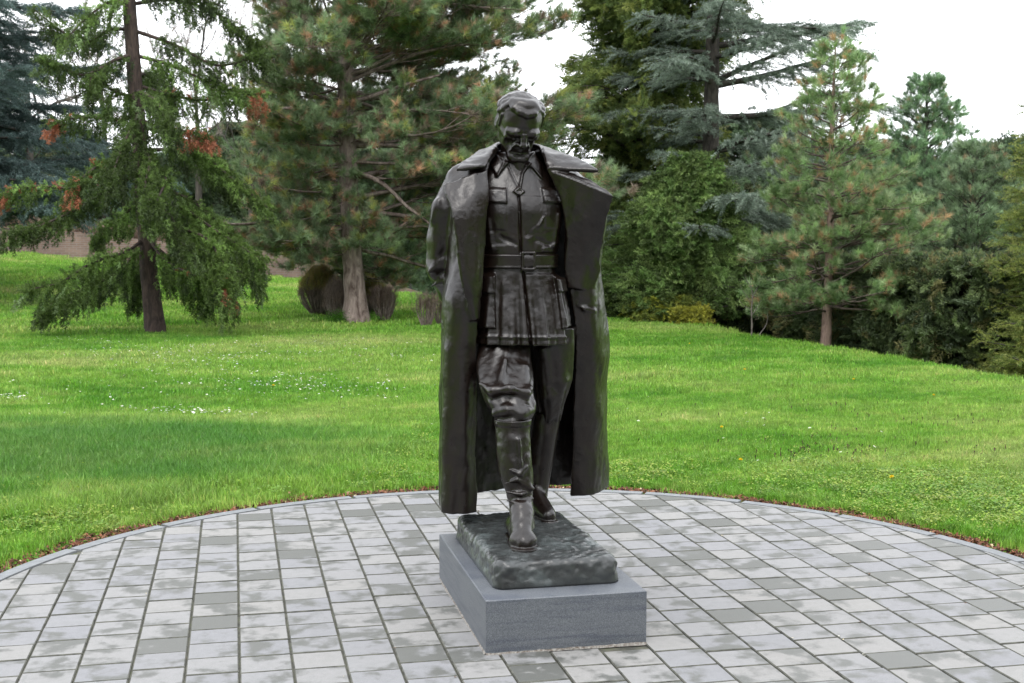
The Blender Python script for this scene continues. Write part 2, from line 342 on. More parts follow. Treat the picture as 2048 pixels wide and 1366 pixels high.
for i in range(-10, 26):
    x = PX0 + (i + .5) * PW
    if abs(x - PCX) > 2.7: continue
    y = PCY - 2.8 + rp.random() * PD
    while y < PCY + 2.7:
        sq = [(x - PW / 2 + .003, y - PD / 2 + .0015), (x + PW / 2 - .003, y - PD / 2 + .0015), (x + PW / 2 - .003, y + PD / 2 - .0015), (x - PW / 2 + .003, y + PD / 2 - .0015)]
        inplinth = .93 < x < 1.55 and 4.62 < y < 5.70
        if not inplinth:
            far = max(math.hypot(px - PCX, py - PCY) for px, py in sq)
            if far < 2.535: cells.append((x, y, None))
            else:
                c = clip_circle(sq, 2.538)
                if len(c) >= 3:
                    ar = abs(sum(c[k][0] * c[(k + 1) % len(c)][1] - c[(k + 1) % len(c)][0] * c[k][1] for k in range(len(c)))) / 2
                    if ar > .003: cells.append((x, y, c))
        y += PD + (.0006 * rp.uniform(-1, 1))
def seen(x, y):
    d = np.array([x, y, 0]) - (0, 0, EYE); w = d @ fw; u = 1024 + F_PX * (d @ rt) / w; v = 683 - F_PX * (d @ up) / w
    return -40 < u < 2090 and v < 1420 and not (985 < u < 1270 and 1090 < v < 1285), w
cells.sort(key=lambda c: (not seen(c[0], c[1])[0], c[1] ** 2 + c[0] ** 2))
rest_V, rest_F, nk = [], [], 0
for n, (x, y, c) in enumerate(cells):
    dz = rp.uniform(-.0018, .0012)
    if c is None: me = full_meshes[0]; lx, ly = x, y
    else:
        lx, ly = np.mean([p[0] for p in c]), np.mean([p[1] for p in c]); me = prism('paver', [(p[0] - lx, p[1] - ly) for p in c], -.05, 0, .0045)
    if n < 300:
        if c is not None:
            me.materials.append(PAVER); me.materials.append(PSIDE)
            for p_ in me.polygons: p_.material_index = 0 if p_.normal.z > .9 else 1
        o = link('paver', me, None, patio, (lx, ly, dz)); o.rotation_euler = (rp.gauss(0, .0035), rp.gauss(0, .0035), rp.gauss(0, .004))
    else:
        v_ = [tuple(a.co) for a in me.vertices]; rest_V += [(a + lx, b + ly, q + dz) for a, b, q in v_]; rest_F += [[k + nk for k in p.vertices] for p in me.polygons]; nk += len(v_)
if rest_V:
    me = bpy.data.meshes.new('pavers_beyond'); me.from_pydata(rest_V, [], rest_F)
    m2 = PAVER.copy(); m2.name = 'paver_joined'; nt2 = m2.node_tree
    g2 = nt2.nodes.new('ShaderNodeNewGeometry')
    for l in list(nt2.links):
        if l.from_node.type == 'OBJECT_INFO': nt2.links.new(g2.outputs['Random Per Island'], l.to_socket)
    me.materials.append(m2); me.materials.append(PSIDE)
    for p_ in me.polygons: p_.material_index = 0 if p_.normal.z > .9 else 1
    o = link('paver_field', me, None, patio); tag(o, kind='stuff')
NK = 26
for i in range(NK):
    a0, a1 = 2 * math.pi * (i + .02) / NK + .1, 2 * math.pi * (i + .98) / NK + .1; aa = np.linspace(a0, a1, 9); ro, ri = 2.615, 2.545
    mid = (a0 + a1) / 2; lx, ly = PCX + 2.58 * math.cos(mid), PCY + 2.58 * math.sin(mid)
    pts = [(PCX + ro * math.cos(t) - lx, PCY + ro * math.sin(t) - ly) for t in aa] + [(PCX + ri * math.cos(t) - lx, PCY + ri * math.sin(t) - ly) for t in aa[::-1]]
    P = np.array(pts); n = len(P); V = np.concatenate([np.c_[P, np.full(n, -.08)], np.c_[P, np.full(n, .001)]]); q = []
    for k in range(8): q += [[n + k, n + k + 1, n + n - 2 - k, n + n - 1 - k]]
    for k in range(n): q += [[k, (k + 1) % n, n + (k + 1) % n, n + k]]
    me = bpy.data.meshes.new('kerb_stone'); me.from_pydata(V.tolist(), [], q); me.update(); link('kerb_stone', me, KERB, patio, (lx, ly, rp.uniform(-.001, .003)))

# ------------------------------------------------------------------ granite plinth
m, nt, bs = mat('granite')
g = nt.nodes.new('ShaderNodeNewGeometry'); mp = nt.nodes.new('ShaderNodeMapping'); nt.links.new(g.outputs['Position'], mp.inputs['Vector']); mp.inputs['Scale'].default_value = (1.2, 1.2, 16); mp.inputs['Rotation'].default_value = (0, .05, 0)
vein = noise(nt, 3.0, 4, .6, mp.outputs[0], .5); sp = noise(nt, 480, 3, .75); sp2 = noise(nt, 170, 3, .6)
c = ramp(nt, sp.outputs['Fac'], [(.36, (.052, .059, .070)), (.5, (.098, .107, .121)), (.66, (.20, .212, .226))]); vr = ramp(nt, vein.outputs['Fac'], [(.35, (.72, .74, .80)), (.5, (1, 1, 1)), (.7, (1.08, 1.08, 1.06))])
c2 = mixc(nt, 1, c.outputs[0], vr.outputs[0], 'MULTIPLY'); v2 = ramp(nt, sp2.outputs['Fac'], [(.3, (.88,) * 3), (.7, (1.1,) * 3)]); c3 = mixc(nt, 1, c2.outputs[0], v2.outputs[0], 'MULTIPLY')
nt.links.new(c3.outputs[0], bs.inputs['Base Color']); bs.inputs['Roughness'].default_value = .48; bump(nt, bs, sp.outputs['Fac'], .15, .0008); GRANITE = m
def granite():
    x0, x1, y0, y1, h = .925, 1.575, 4.605, 5.72, .212; b = .0035; V = []; 
    for z, i in ((-.05, 0), (h - b, 0), (h, b)): V += [(x0 + i, y0 + i, z), (x1 - i, y0 + i, z), (x1 - i, y1 - i, z), (x0 + i, y1 - i, z)]
    F = [[8, 9, 10, 11]] + [[a * 4 + k, a * 4 + (k + 1) % 4, a * 4 + 4 + (k + 1) % 4, a * 4 + 4 + k] for a in (0, 1) for k in range(4)]
    me = bpy.data.meshes.new('granite_plinth'); me.from_pydata(V, [], F); return me
plinth = link('granite_plinth', granite(), GRANITE); tag(plinth, 'low grey-blue granite block set into the pavers under the bronze slab', 'plinth')
m, nt, bs = mat('mortar'); c = ramp(nt, noise(nt, 90, 4).outputs['Fac'], [(.35, (.09, .07, .055)), (.6, (.24, .23, .21))]); nt.links.new(c.outputs[0], bs.inputs['Base Color']); bs.inputs['Roughness'].default_value = .95; MORTAR = m
def mortar():
    V = []; F = []; pts = [(.925, 5.72), (.925, 4.605), (1.575, 4.605), (1.575, 5.72), (.925, 5.72)]; k = 0
    for (ax, ay), (bx, by) in zip(pts[:-1], pts[1:]):
        L = math.hypot(bx - ax, by - ay); n = int(L / .012); nx, ny = (by - ay) / L, -(bx - ax) / L; sgn = 1 if (ax + bx) / 2 * 0 == 0 else 1
        for i in range(n + 1):
            t = i / n; px, py = ax + (bx - ax) * t, ay + (by - ay) * t; mx_, my_ = px - 1.25, py - 5.16
            s_ = 1 if nx * mx_ + ny * my_ > 0 else -1; w = .004 + .010 * abs(vnoise(np.array([[px, py, 0.]]), .05, 3)[0]); hh = .003 + .006 * abs(vnoise(np.array([[px, py, 4.]]), .03, 3)[0])
            V += [(px, py, hh), (px + nx * s_ * w, py + ny * s_ * w, -.004)]
            if i: F.append([k - 2, k - 1, k + 1, k])
            k += 2
    me = bpy.data.meshes.new('mortar_seam'); me.from_pydata(V, [], F); return me
link('mortar_seam', mortar(), MORTAR, plinth)

# ------------------------------------------------------------------ brick garden wall far behind, dry hedge and bank above it
m, nt, bs = mat('old_brick'); tc = nt.nodes.new('ShaderNodeNewGeometry'); sx = nt.nodes.new('ShaderNodeSeparateXYZ'); nt.links.new(tc.outputs['Position'], sx.inputs[0]); cb = nt.nodes.new('ShaderNodeCombineXYZ')
nt.links.new(sx.outputs['X'], cb.inputs['X']); nt.links.new(sx.outputs['Z'], cb.inputs['Y']); br = nt.nodes.new('ShaderNodeTexBrick'); nt.links.new(cb.outputs[0], br.inputs['Vector'])
br.inputs['Scale'].default_value = 1; br.inputs['Brick Width'].default_value = .25; br.inputs['Row Height'].default_value = .075; br.inputs['Mortar Size'].default_value = .010
br.inputs['Color1'].default_value = (.19, .12, .097, 1); br.inputs['Color2'].default_value = (.13, .085, .072, 1); br.inputs['Mortar'].default_value = (.18, .15, .135, 1)
st = ramp(nt, noise(nt, .8, 5, .6).outputs['Fac'], [(.35, (.75, .72, .72)), (.65, (1.2, 1.2, 1.2))]); mx = mixc(nt, 1, br.outputs['Color'], st.outputs[0], 'MULTIPLY'); nt.links.new(mx.outputs[0], bs.inputs['Base Color'])
bs.inputs['Roughness'].default_value = .9; bump(nt, bs, br.outputs['Fac'], -.5, .01); BRICK = m
def box_mesh(name, boxes):
    V = []; F = []
    for (x0, y0, z0, x1, y1, z1) in boxes:
        k = len(V); V += [(x0, y0, z0), (x1, y0, z0), (x1, y1, z0), (x0, y1, z0), (x0, y0, z1), (x1, y0, z1), (x1, y1, z1), (x0, y1, z1)]
        F += [[k, k + 3, k + 2, k + 1], [k + 4, k + 5, k + 6, k + 7], [k, k + 1, k + 5, k + 4], [k + 1, k + 2, k + 6, k + 5], [k + 2, k + 3, k + 7, k + 6], [k + 3, k, k + 4, k + 7]]
    me = bpy.data.meshes.new(name); me.from_pydata(V, [], F); me.update(); return me
def wall_run(pts, hts, th):
    V = []; F = []
    for i, ((x, y), h) in enumerate(zip(pts, hts)):
        z = float(terrain(np.array(x), np.array(y))); V += [(x, y, z - .6), (x, y, z + h), (x, y + th, z + h), (x, y + th, z - .6)]
        if i: k = 4 * i; F += [[k - 4 + j, k + j, k + (j + 1) % 4, k - 4 + (j + 1) % 4] for j in range(4)]
    F += [[0, 1, 2, 3], [len(V) - 1, len(V) - 2, len(V) - 3, len(V) - 4]]
    me = bpy.data.meshes.new('brick_wall'); me.from_pydata(V, [], F); me.update(); return me
xs = np.linspace(-16, 6.2, 30)
wallA = link('brick_wall', wall_run([(x, 46 - 1.14 * max(0, x + 2)) for x in xs], [.92 + .05 * math.sin(x * .7) - .03 * max(0, x) for x in xs], .3), BRICK); tag(wallA, 'low weathered reddish brick garden wall along the far edge of the lawn', 'wall')

# --- unseen paved path past the viewer, added to turn the bronze's reflections grey
m, nt, bs = mat('unseen_paving'); c = ramp(nt, noise(nt, 3, 6, .6).outputs['Fac'], [(.35, (.16, .16, .165)), (.65, (.25, .25, .26))]); nt.links.new(c.outputs[0], bs.inputs['Base Color']); bs.inputs['Roughness'].default_value = .85
path = link('path', box_mesh('path', [(-1.6, -14, -.08, 4.1, 2.95, -.013)]), m); tag(path, kind='structure')

# ------------------------------------------------------------------ plants: tubes for wood, needle sprays for foliage
def tubes(lines, sides=6):
    """lines: list of (pts (n,3), radii (n,))"""
    V = []; Q = []; k = 0; th = np.linspace(0, 2 * np.pi, sides + 1)[:-1]
    for P, r in lines:
        P = np.asarray(P, float); r = np.asarray(r, float); n = len(P); T = np.gradient(P, axis=0); T /= np.linalg.norm(T, axis=1, keepdims=True) + 1e-9
        ref = np.array([0, 0, 1.]) if abs(T[0, 2]) < .85 else np.array([1., 0, 0]); A = np.cross(T, ref); A /= np.linalg.norm(A, axis=1, keepdims=True) + 1e-9; B = np.cross(T, A)
        V.append((P[:, None] + (A[:, None] * np.cos(th)[None, :, None] + B[:, None] * np.sin(th)[None, :, None]) * r[:, None, None]).reshape(-1, 3))
        i = np.arange((n - 1) * sides).reshape(n - 1, sides); j = np.roll(i, -1, 1); Q.append(np.stack([i, j, j + sides, i + sides], -1).reshape(-1, 4) + k); k += n * sides
    return np.concatenate(V), np.concatenate(Q)
def sprays(nr, P, D, k, L, w, spread, col, up_=0.0):
    """k needles fanned round each direction D at P -> triangles with a tint per needle"""
    P = np.repeat(P, k, 0); D = np.repeat(D, k, 0); C = np.repeat(col, k, 0); n = len(P)
    R = nr.normal(size=(n, 3)); d = D + R * spread; d[:, 2] += up_; d /= np.linalg.norm(d, axis=1, keepdims=True) + 1e-9
    s = np.cross(d, nr.normal(size=(n, 3))); s /= np.linalg.norm(s, axis=1, keepdims=True) + 1e-9
    LL = L * nr.uniform(.65, 1.15, n)[:, None]; ww = w * nr.uniform(.7, 1.3, n)[:, None]; o = P + d * LL * nr.uniform(0, .15, n)[:, None]
    V = np.stack([o - s * ww, o + s * ww, o + d * LL], 1).reshape(-1, 3); C = C * nr.uniform(.75, 1.25, n)[:, None]
    return V, np.repeat(C, 3, 0)
def tri_mesh(name, V, C): return np_mesh(name, V, np.arange(len(V)).reshape(-1, 3), color=np.clip(C, 0, 1))
def instancer(name, kind, P, D, S, tint, parent=None, roll=None):
    """one object: shoots of one kind (small shared meshes) set at points P, their z axis along D, scaled S, tinted"""
    n = len(P); nr = np.random.default_rng(n + len(name)); D = D / (np.linalg.norm(D, axis=1, keepdims=True) + 1e-9)
    me = bpy.data.meshes.new(name); me.vertices.add(n); me.vertices.foreach_set('co', P.astype(np.float32).ravel())
    R = np.zeros((n, 3), np.float32); R[:, 1] = np.arccos(np.clip(D[:, 2], -1, 1)); R[:, 2] = np.arctan2(D[:, 1], D[:, 0])
    # spin about the shoot's own axis first: compose Rz(c) Ry(b) Rz(a) as an XYZ euler
    a = nr.uniform(0, 6.283, n) if roll is None else roll; b, c = R[:, 1], R[:, 2]; ca, sa, cb, sb, cc, sc = np.cos(a), np.sin(a), np.cos(b), np.sin(b), np.cos(c), np.sin(c)
    m00 = cc * cb * ca - sc * sa; m10 = sc * cb * ca + cc * sa; m20 = -sb * ca; m21 = sb * sa; m22 = cb
    E = np.stack([np.arctan2(m21, m22), -np.arcsin(np.clip(m20, -1, 1)), np.arctan2(m10, m00)], 1).astype(np.float32)
    A = me.attributes.new('rot', 'FLOAT_VECTOR', 'POINT'); A.data.foreach_set('vector', E.ravel())
    A = me.attributes.new('scl', 'FLOAT', 'POINT'); A.data.foreach_set('value', np.broadcast_to(S, n).astype(np.float32).copy())
    A = me.attributes.new('pick', 'INT', 'POINT'); A.data.foreach_set('value', nr.integers(0, len(PROTO[kind]), n).astype(np.int32))
    A = me.attributes.new('tint', 'FLOAT_COLOR', 'POINT'); c4 = np.ones((n, 4), np.float32); c4[:, :3] = np.clip(tint * VEG.get(kind, 1.0), 0, 1); A.data.foreach_set('color', c4.ravel())
    me.materials.append(PROTO[kind][0].data.materials[0])
    o = link(name, me, None, parent); md = o.modifiers.new('shoots', 'NODES'); md.node_group = spread_group(kind); return tag(o, kind='stuff')
PROTO = {}; GROUPS = {}; VEG = {'pine': 2.1, 'spruce': 1.5, 'cedar': 2.0, 'yew': 1.9, 'twig': 1.35}
def spread_group(kind):
    if kind in GROUPS: return GROUPS[kind]
    g = bpy.data.node_groups.new('spread_' + kind, 'GeometryNodeTree'); g.interface.new_socket('Geometry', in_out='INPUT', socket_type='NodeSocketGeometry'); g.interface.new_socket('Geometry', in_out='OUTPUT', socket_type='NodeSocketGeometry')
    gi = g.nodes.new('NodeGroupInput'); go = g.nodes.new('NodeGroupOutput'); jn = g.nodes.new('GeometryNodeJoinGeometry')
    def attr(nm, ty):
        a = g.nodes.new('GeometryNodeInputNamedAttribute'); a.data_type = ty; a.inputs['Name'].default_value = nm; return [q for q in a.outputs if q.enabled][0]
    rot, scl, pk = attr('rot', 'FLOAT_VECTOR'), attr('scl', 'FLOAT'), attr('pick', 'INT')
    e2r = g.nodes.new('FunctionNodeEulerToRotation'); g.links.new(rot, e2r.inputs[0])
    for i, ob in enumerate(PROTO[kind]):
        oi = g.nodes.new('GeometryNodeObjectInfo'); oi.inputs['Object'].default_value = ob; oi.inputs['As Instance'].default_value = True
        cp = g.nodes.new('FunctionNodeCompare'); cp.data_type = 'INT'; cp.operation = 'EQUAL'; g.links.new(pk, cp.inputs[2]); cp.inputs[3].default_value = i
        ip = g.nodes.new('GeometryNodeInstanceOnPoints'); g.links.new(gi.outputs[0], ip.inputs['Points']); g.links.new(cp.outputs[0], ip.inputs['Selection'])
        g.links.new(oi.outputs['Geometry'], ip.inputs['Instance']); g.links.new(e2r.outputs[0], ip.inputs['Rotation']); g.links.new(scl, ip.inputs['Scale']); g.links.new(ip.outputs[0], jn.inputs[0])
    g.links.new(jn.outputs[0], go.inputs[0]); GROUPS[kind] = g; return g
def proto(kind, V, C, mat_):
    me = np_mesh(kind + '_shoot', V, np.arange(len(V)).reshape(-1, 3), color=np.clip(C, 0, 4)); me.materials.append(mat_); PROTO.setdefault(kind, []).append(bpy.data.objects.new(kind + '_shoot', me))
def tint_mat(name, trans=.25, rough=.55, spec=.35):
    """base colour = tint of the shoot x variation of the single leaf"""
    m, nt, bs = mat(name); a = nt.nodes.new('ShaderNodeAttribute'); a.attribute_type = 'INSTANCER'; a.attribute_name = 'tint'; b = nt.nodes.new('ShaderNodeAttribute'); b.attribute_name = 'tint'
    c = mixc(nt, 1.0, a.outputs['Color'], b.outputs['Color'], 'MULTIPLY'); nt.links.new(c.outputs[0], bs.inputs['Base Color']); bs.inputs['Roughness'].default_value = rough; bs.inputs['Specular IOR Level'].default_value = spec
    tr = nt.nodes.new('ShaderNodeBsdfTranslucent'); nt.links.new(c.outputs[0], tr.inputs['Color']); mx = nt.nodes.new('ShaderNodeMixShader'); mx.inputs[0].default_value = trans
    nt.links.new(bs.outputs[0], mx.inputs[1]); nt.links.new(tr.outputs[0], mx.inputs[2]); nt.links.new(mx.outputs[0], nt.nodes['Material Output'].inputs['Surface']); return m
NEEDLE = tint_mat('needles', .40, .5, .45); LEAF = tint_mat('leaves', .35, .5)
def make_protos():
    Z = np.array([[0, 0, 1.]]); one = np.ones((1, 3))
    for k in range(4):
        nr = np.random.default_rng(100 + k)
        # pine brush: long needles fanned from a short twig
        n = 7; P = np.zeros((n, 3)); P[:, 2] = np.linspace(-.05, .03, n); V, C = sprays(nr, P, np.repeat(Z, n, 0), 9, .12, .0034, .75, np.ones((n, 3)), .1); proto('pine', V, C, NEEDLE)
        # hanging spruce shoot, 12 cm long
        n = 9; P = np.zeros((n, 3)); P[:, 2] = np.linspace(0, .12, n); P[:, :2] += nr.normal(0, .012, (n, 2)); V, C = sprays(nr, P, np.repeat(Z, n, 0), 7, .045, .0050, .7, np.ones((n, 3))); proto('spruce', V, C, NEEDLE)
        # cedar shoot: rosettes of short stiff needles along a twig
        n = 9; P = np.zeros((n, 3)); P[:, 2] = np.linspace(0, .15, n); P[:, 0] += nr.normal(0, .02, n); V, C = sprays(nr, P, np.repeat(Z, n, 0), 6, .040, .0042, .8, np.ones((n, 3))); proto('cedar', V, C, NEEDLE)
        # flat yew spray: side shoots in one plane
        P = []; D = []
        for s in np.linspace(0, 1, 8):
            for sg in (-1, 1):
                l = .11 * (1 - .7 * s) * nr.uniform(.6, 1.2); d = np.array([sg * .75, nr.normal(0, .12), .65])
                for q in np.linspace(.15, 1, 4): P.append(np.array([0, 0, .24 * s]) + d * l * q); D.append(d)
        P = np.array(P); V, C = sprays(nr, P, np.array(D), 3, .042, .0065, .45, np.ones((len(P), 3))); proto('yew', V, C, LEAF)
make_protos()
def bark_mat(name, a, b, sc=14):
    m, nt, bs = mat(name); g = nt.nodes.new('ShaderNodeNewGeometry'); mp = nt.nodes.new('ShaderNodeMapping'); nt.links.new(g.outputs['Position'], mp.inputs['Vector']); mp.inputs['Scale'].default_value = (1, 1, .28)
    n = noise(nt, sc, 6, .68, mp.outputs[0], .7); c = ramp(nt, n.outputs['Fac'], [(.36, a), (.62, b)]); nt.links.new(c.outputs[0], bs.inputs['Base Color']); bs.inputs['Roughness'].default_value = .9
    bump(nt, bs, n.outputs['Fac'], .9, .03); return m
BARK_BROWN = bark_mat('bark_brown', (.018, .012, .010), (.070, .046, .038)); BARK_PINE = bark_mat('bark_pine', (.07, .045, .036), (.30, .24, .21), 9); BARK_RED = bark_mat('bark_red', (.10, .06, .045), (.30, .21, .17)); BARK_LIMB = bark_mat('bark_limb', (.05, .036, .03), (.15, .115, .095)); BARK_DARK = bark_mat('bark_dark', (.02, .017, .014), (.07, .06, .05)); TWIG = bark_mat('twig_bark', (.09, .07, .055), (.22, .18, .15))

def arc(nr, p, az, e0, e1, L, n=9, wob=.06):
    s = np.linspace(0, 1, n); e = e0 + (e1 - e0) * s; a = az + np.cumsum(nr.normal(0, wob, n)); e = e + np.cumsum(nr.normal(0, wob * .6, n))
    d = np.stack([np.cos(e) * np.cos(a), np.cos(e) * np.sin(a), np.sin(e)], 1) * L / (n - 1); P = np.zeros((n, 3)); P[0] = p; P[1:] = p + np.cumsum(d[:-1], 0); return P
def along(P, t):
    i = np.clip((t * (len(P) - 1)).astype(int), 0, len(P) - 2); f = (t * (len(P) - 1) - i)[:, None]; return P[i] * (1 - f) + P[i + 1] * f, (P[i + 1] - P[i]) / (np.linalg.norm(P[i + 1] - P[i], axis=1, keepdims=True) + 1e-9)
class Tree:
    def __init__(s, name, x, y, label, cat='tree', group=None, seed=1, z=None):
        s.x, s.y = x, y; s.z = float(terrain(np.array(float(x)), np.array(float(y)))) if z is None else z
        s.o = empty(name, (x, y, s.z), label, cat, group); s.nr = np.random.default_rng(seed); s.wood = []; s.V = []; s.C = []; s.TP = []; s.TD = []; s.TS = []
    def trunk(s, pts, radii, bark, sides=14, n=40, flare=1.5, rough=.06):
        P = catmull([(s.x + a, s.y + b, s.z + c) for a, b, c in pts], n); r = np.interp(np.linspace(0, 1, n), np.linspace(0, 1, len(radii)), radii)
        hz = P[:, 2] - s.z; r = r * (1 + (flare - 1) * np.exp(-hz / .22)); P[0, 2] -= .25; V, Q = tubes([(P, r)], sides); c = np.repeat(P, sides, 0)
        d = V - c; V = c + d * (1 + rough * vnoise(V * (1, 1, .35), .09, 3) + rough * vnoise(V * (1, 1, .3), .3, 4))[:, None]
        link('trunk', np_mesh('trunk', V, Q, True), bark, s.o); s.T = P; s.TR = r; s.bark = bark
    def at_h(s, h):
        z = s.z + h; return np.array([np.interp(z, s.T[:, 2], s.T[:, k]) for k in range(3)]), float(np.interp(z, s.T[:, 2], s.TR))
    def foliage(s, P, D, S, col): s.V.append((P, D, np.broadcast_to(S, len(P)), col))
    def done(s, kind, crown='crown'):
        if s.wood: V, Q = tubes(s.wood, 4); link('branches', np_mesh('branches', V, Q, True), BARK_LIMB if s.bark is BARK_RED else s.bark, s.o)
        P, D, S, C = [np.concatenate([q[k] for q in s.V]) for k in range(4)]; instancer(crown, kind, P, D, S, C, s.o); s.V = None; return s.o
def jitter_col(nr, n, cols, w, var=.12):
    c = np.array(cols)[nr.choice(len(cols), n, p=np.array(w) / sum(w))]; return c * (1 + nr.normal(0, var, (n, 1)))

def pine(t, h0, h1, dh, per, Lf, e0, e1, sub=3.2, subL=.42, tuft=.13, k=12, cols=None, cw=None, az_skip=None, wid=.0035, dens=5.0, spread=.62, clump=.55):
    nr = t.nr; h = h0
    while h < h1:
        n = max(2, int(round(per + nr.normal(0, .7)))); a0 = nr.uniform(0, 6.28)
        for i in range(n):
            az = a0 + 6.283 * i / n + nr.normal(0, .25); hh = h + nr.uniform(-.4, .4) * dh; p, r = t.at_h(hh); L = Lf(hh, az) * nr.uniform(.7, 1.15)
            if L < .15: continue
            f = (hh - h0) / (h1 - h0); B = arc(nr, p, az, e0(f) + nr.normal(0, .16), e1(f) + nr.normal(0, .18), L, 10, .12); t.wood.append((B, np.linspace(min(r * .4, .010 + .009 * L), .004, 10)))
            ns = max(3, int(L * sub)); ss = np.sort(nr.uniform(.22, .97, ns)); SP, SD = along(B, ss); side = np.where(nr.random(ns) < .5, 1, -1)
            for j in range(ns):
                hd = math.atan2(SD[j, 1], SD[j, 0]) + side[j] * nr.uniform(.45, 1.15); l2 = subL * L * (1.05 - .65 * ss[j]) * nr.uniform(.5, 1.2) + .1
                S = arc(nr, SP[j], hd, math.asin(np.clip(SD[j, 2], -1, 1)) * .6 + nr.normal(.05, .22), nr.normal(.35, .3), l2, 6, .12); t.wood.append((S[::1], np.linspace(.004 + .006 * l2, .003, 6)))
                nt_ = max(2, int(l2 * dens)); P_, D_ = along(S, nr.uniform(.25, 1, nt_) ** .7); off = nr.normal(0, 1, (nt_, 3)); off[:, 2] = np.abs(off[:, 2]) * .8; tip = P_ + off * tuft * clump + D_ * tuft * .3
                t.TP.append(np.vstack([tip, S[-1:]])); dd = D_ + off * .5 + (0, 0, .35); t.TD.append(np.vstack([dd, S[-1:] - S[-2:-1] + (0, 0, .05)]))
        h += dh * nr.uniform(.75, 1.25)
    P = np.vstack(t.TP); D = np.vstack(t.TD); D /= np.linalg.norm(D, axis=1, keepdims=True) + 1e-9; C = jitter_col(nr, len(P), cols, cw, .22)
    C *= (1 + .18 * vnoise(P, .8, 9))[:, None]; t.foliage(P, D, nr.uniform(.7, 1.2, len(P)) * tuft / .12, C); return t.done('pine')

PINE_C = [(.095, .135, .060), (.125, .170, .095), (.075, .105, .055), (.22, .135, .085)]
# --- big pine behind the statue
g = ground(712, 648); bx, by = g[0], g[1]
t = Tree('pine_tree', bx, by, 'big pine with grey scaly trunk and long crooked limbs behind the statue', seed=11)
t.trunk([(0, 0, 0), (-.03, 0, .7), (-.08, 0, 1.5), (-.12, 0, 3.0), (-.16, .05, 4.4), (-.10, .1, 6.5), (0, .1, 9.5)], [.235, .20, .185, .165, .14, .10, .03], BARK_PINE, 16, 60, 1.35, .10)
def Lbig(h, az):
    right = .5 + .5 * math.cos(az); front = max(0, -math.sin(az)) ** 2; return (2.2 + 2.5 * right) * np.clip(1.25 - .085 * h, .15, 1) * (.8 if h < 2.0 else 1) * (1 - .85 * front * (h < 4.6))
# bare crooked limbs that show against the foliage
for v, pts, r in ((205, [(720, 200, -.3), (775, 182, -.6), (825, 165, -.8), (880, 150, -1)], .055), (218, [(640, 222, -.3), (590, 216, -.6), (540, 220, -.9), (500, 232, -1.1)], .04),
                  (345, [(735, 352, -.4), (775, 375, -.7), (812, 412, -1.0), (850, 440, -1.2), (880, 470, -1.4)], .05), (470, [(745, 485, -.2), (800, 455, -.5), (850, 425, -.8), (900, 395, -1)], .062),
                  (255, [(660, 262, .3), (620, 270, .4), (585, 300, .5)], .03), (280, [(770, 285, .4), (830, 278, .6), (880, 305, .7), (925, 340, .8)], .035), (440, [(650, 430, .4), (560, 438, .2), (500, 448, 0), (450, 448, -.2)], .05)):
    c0, _ = t.at_h(at(700, v, by)[2] - t.z); t.wood.append((catmull([c0] + [at(a, b, by + dy) for a, b, dy in pts], 14), np.linspace(r * 1.1, r * .4, 14)))
pine(t, 1.45, 8.0, .27, 6, Lbig, lambda f: -.10 + .5 * f, lambda f: -.15 + .8 * min(f * 1.4, 1), 7.0, .42, .145, 13, PINE_C + [(.15, .165, .05), (.14, .11, .085)], [5, 4, 3, 1.5, 2, 1.5], dens=14)

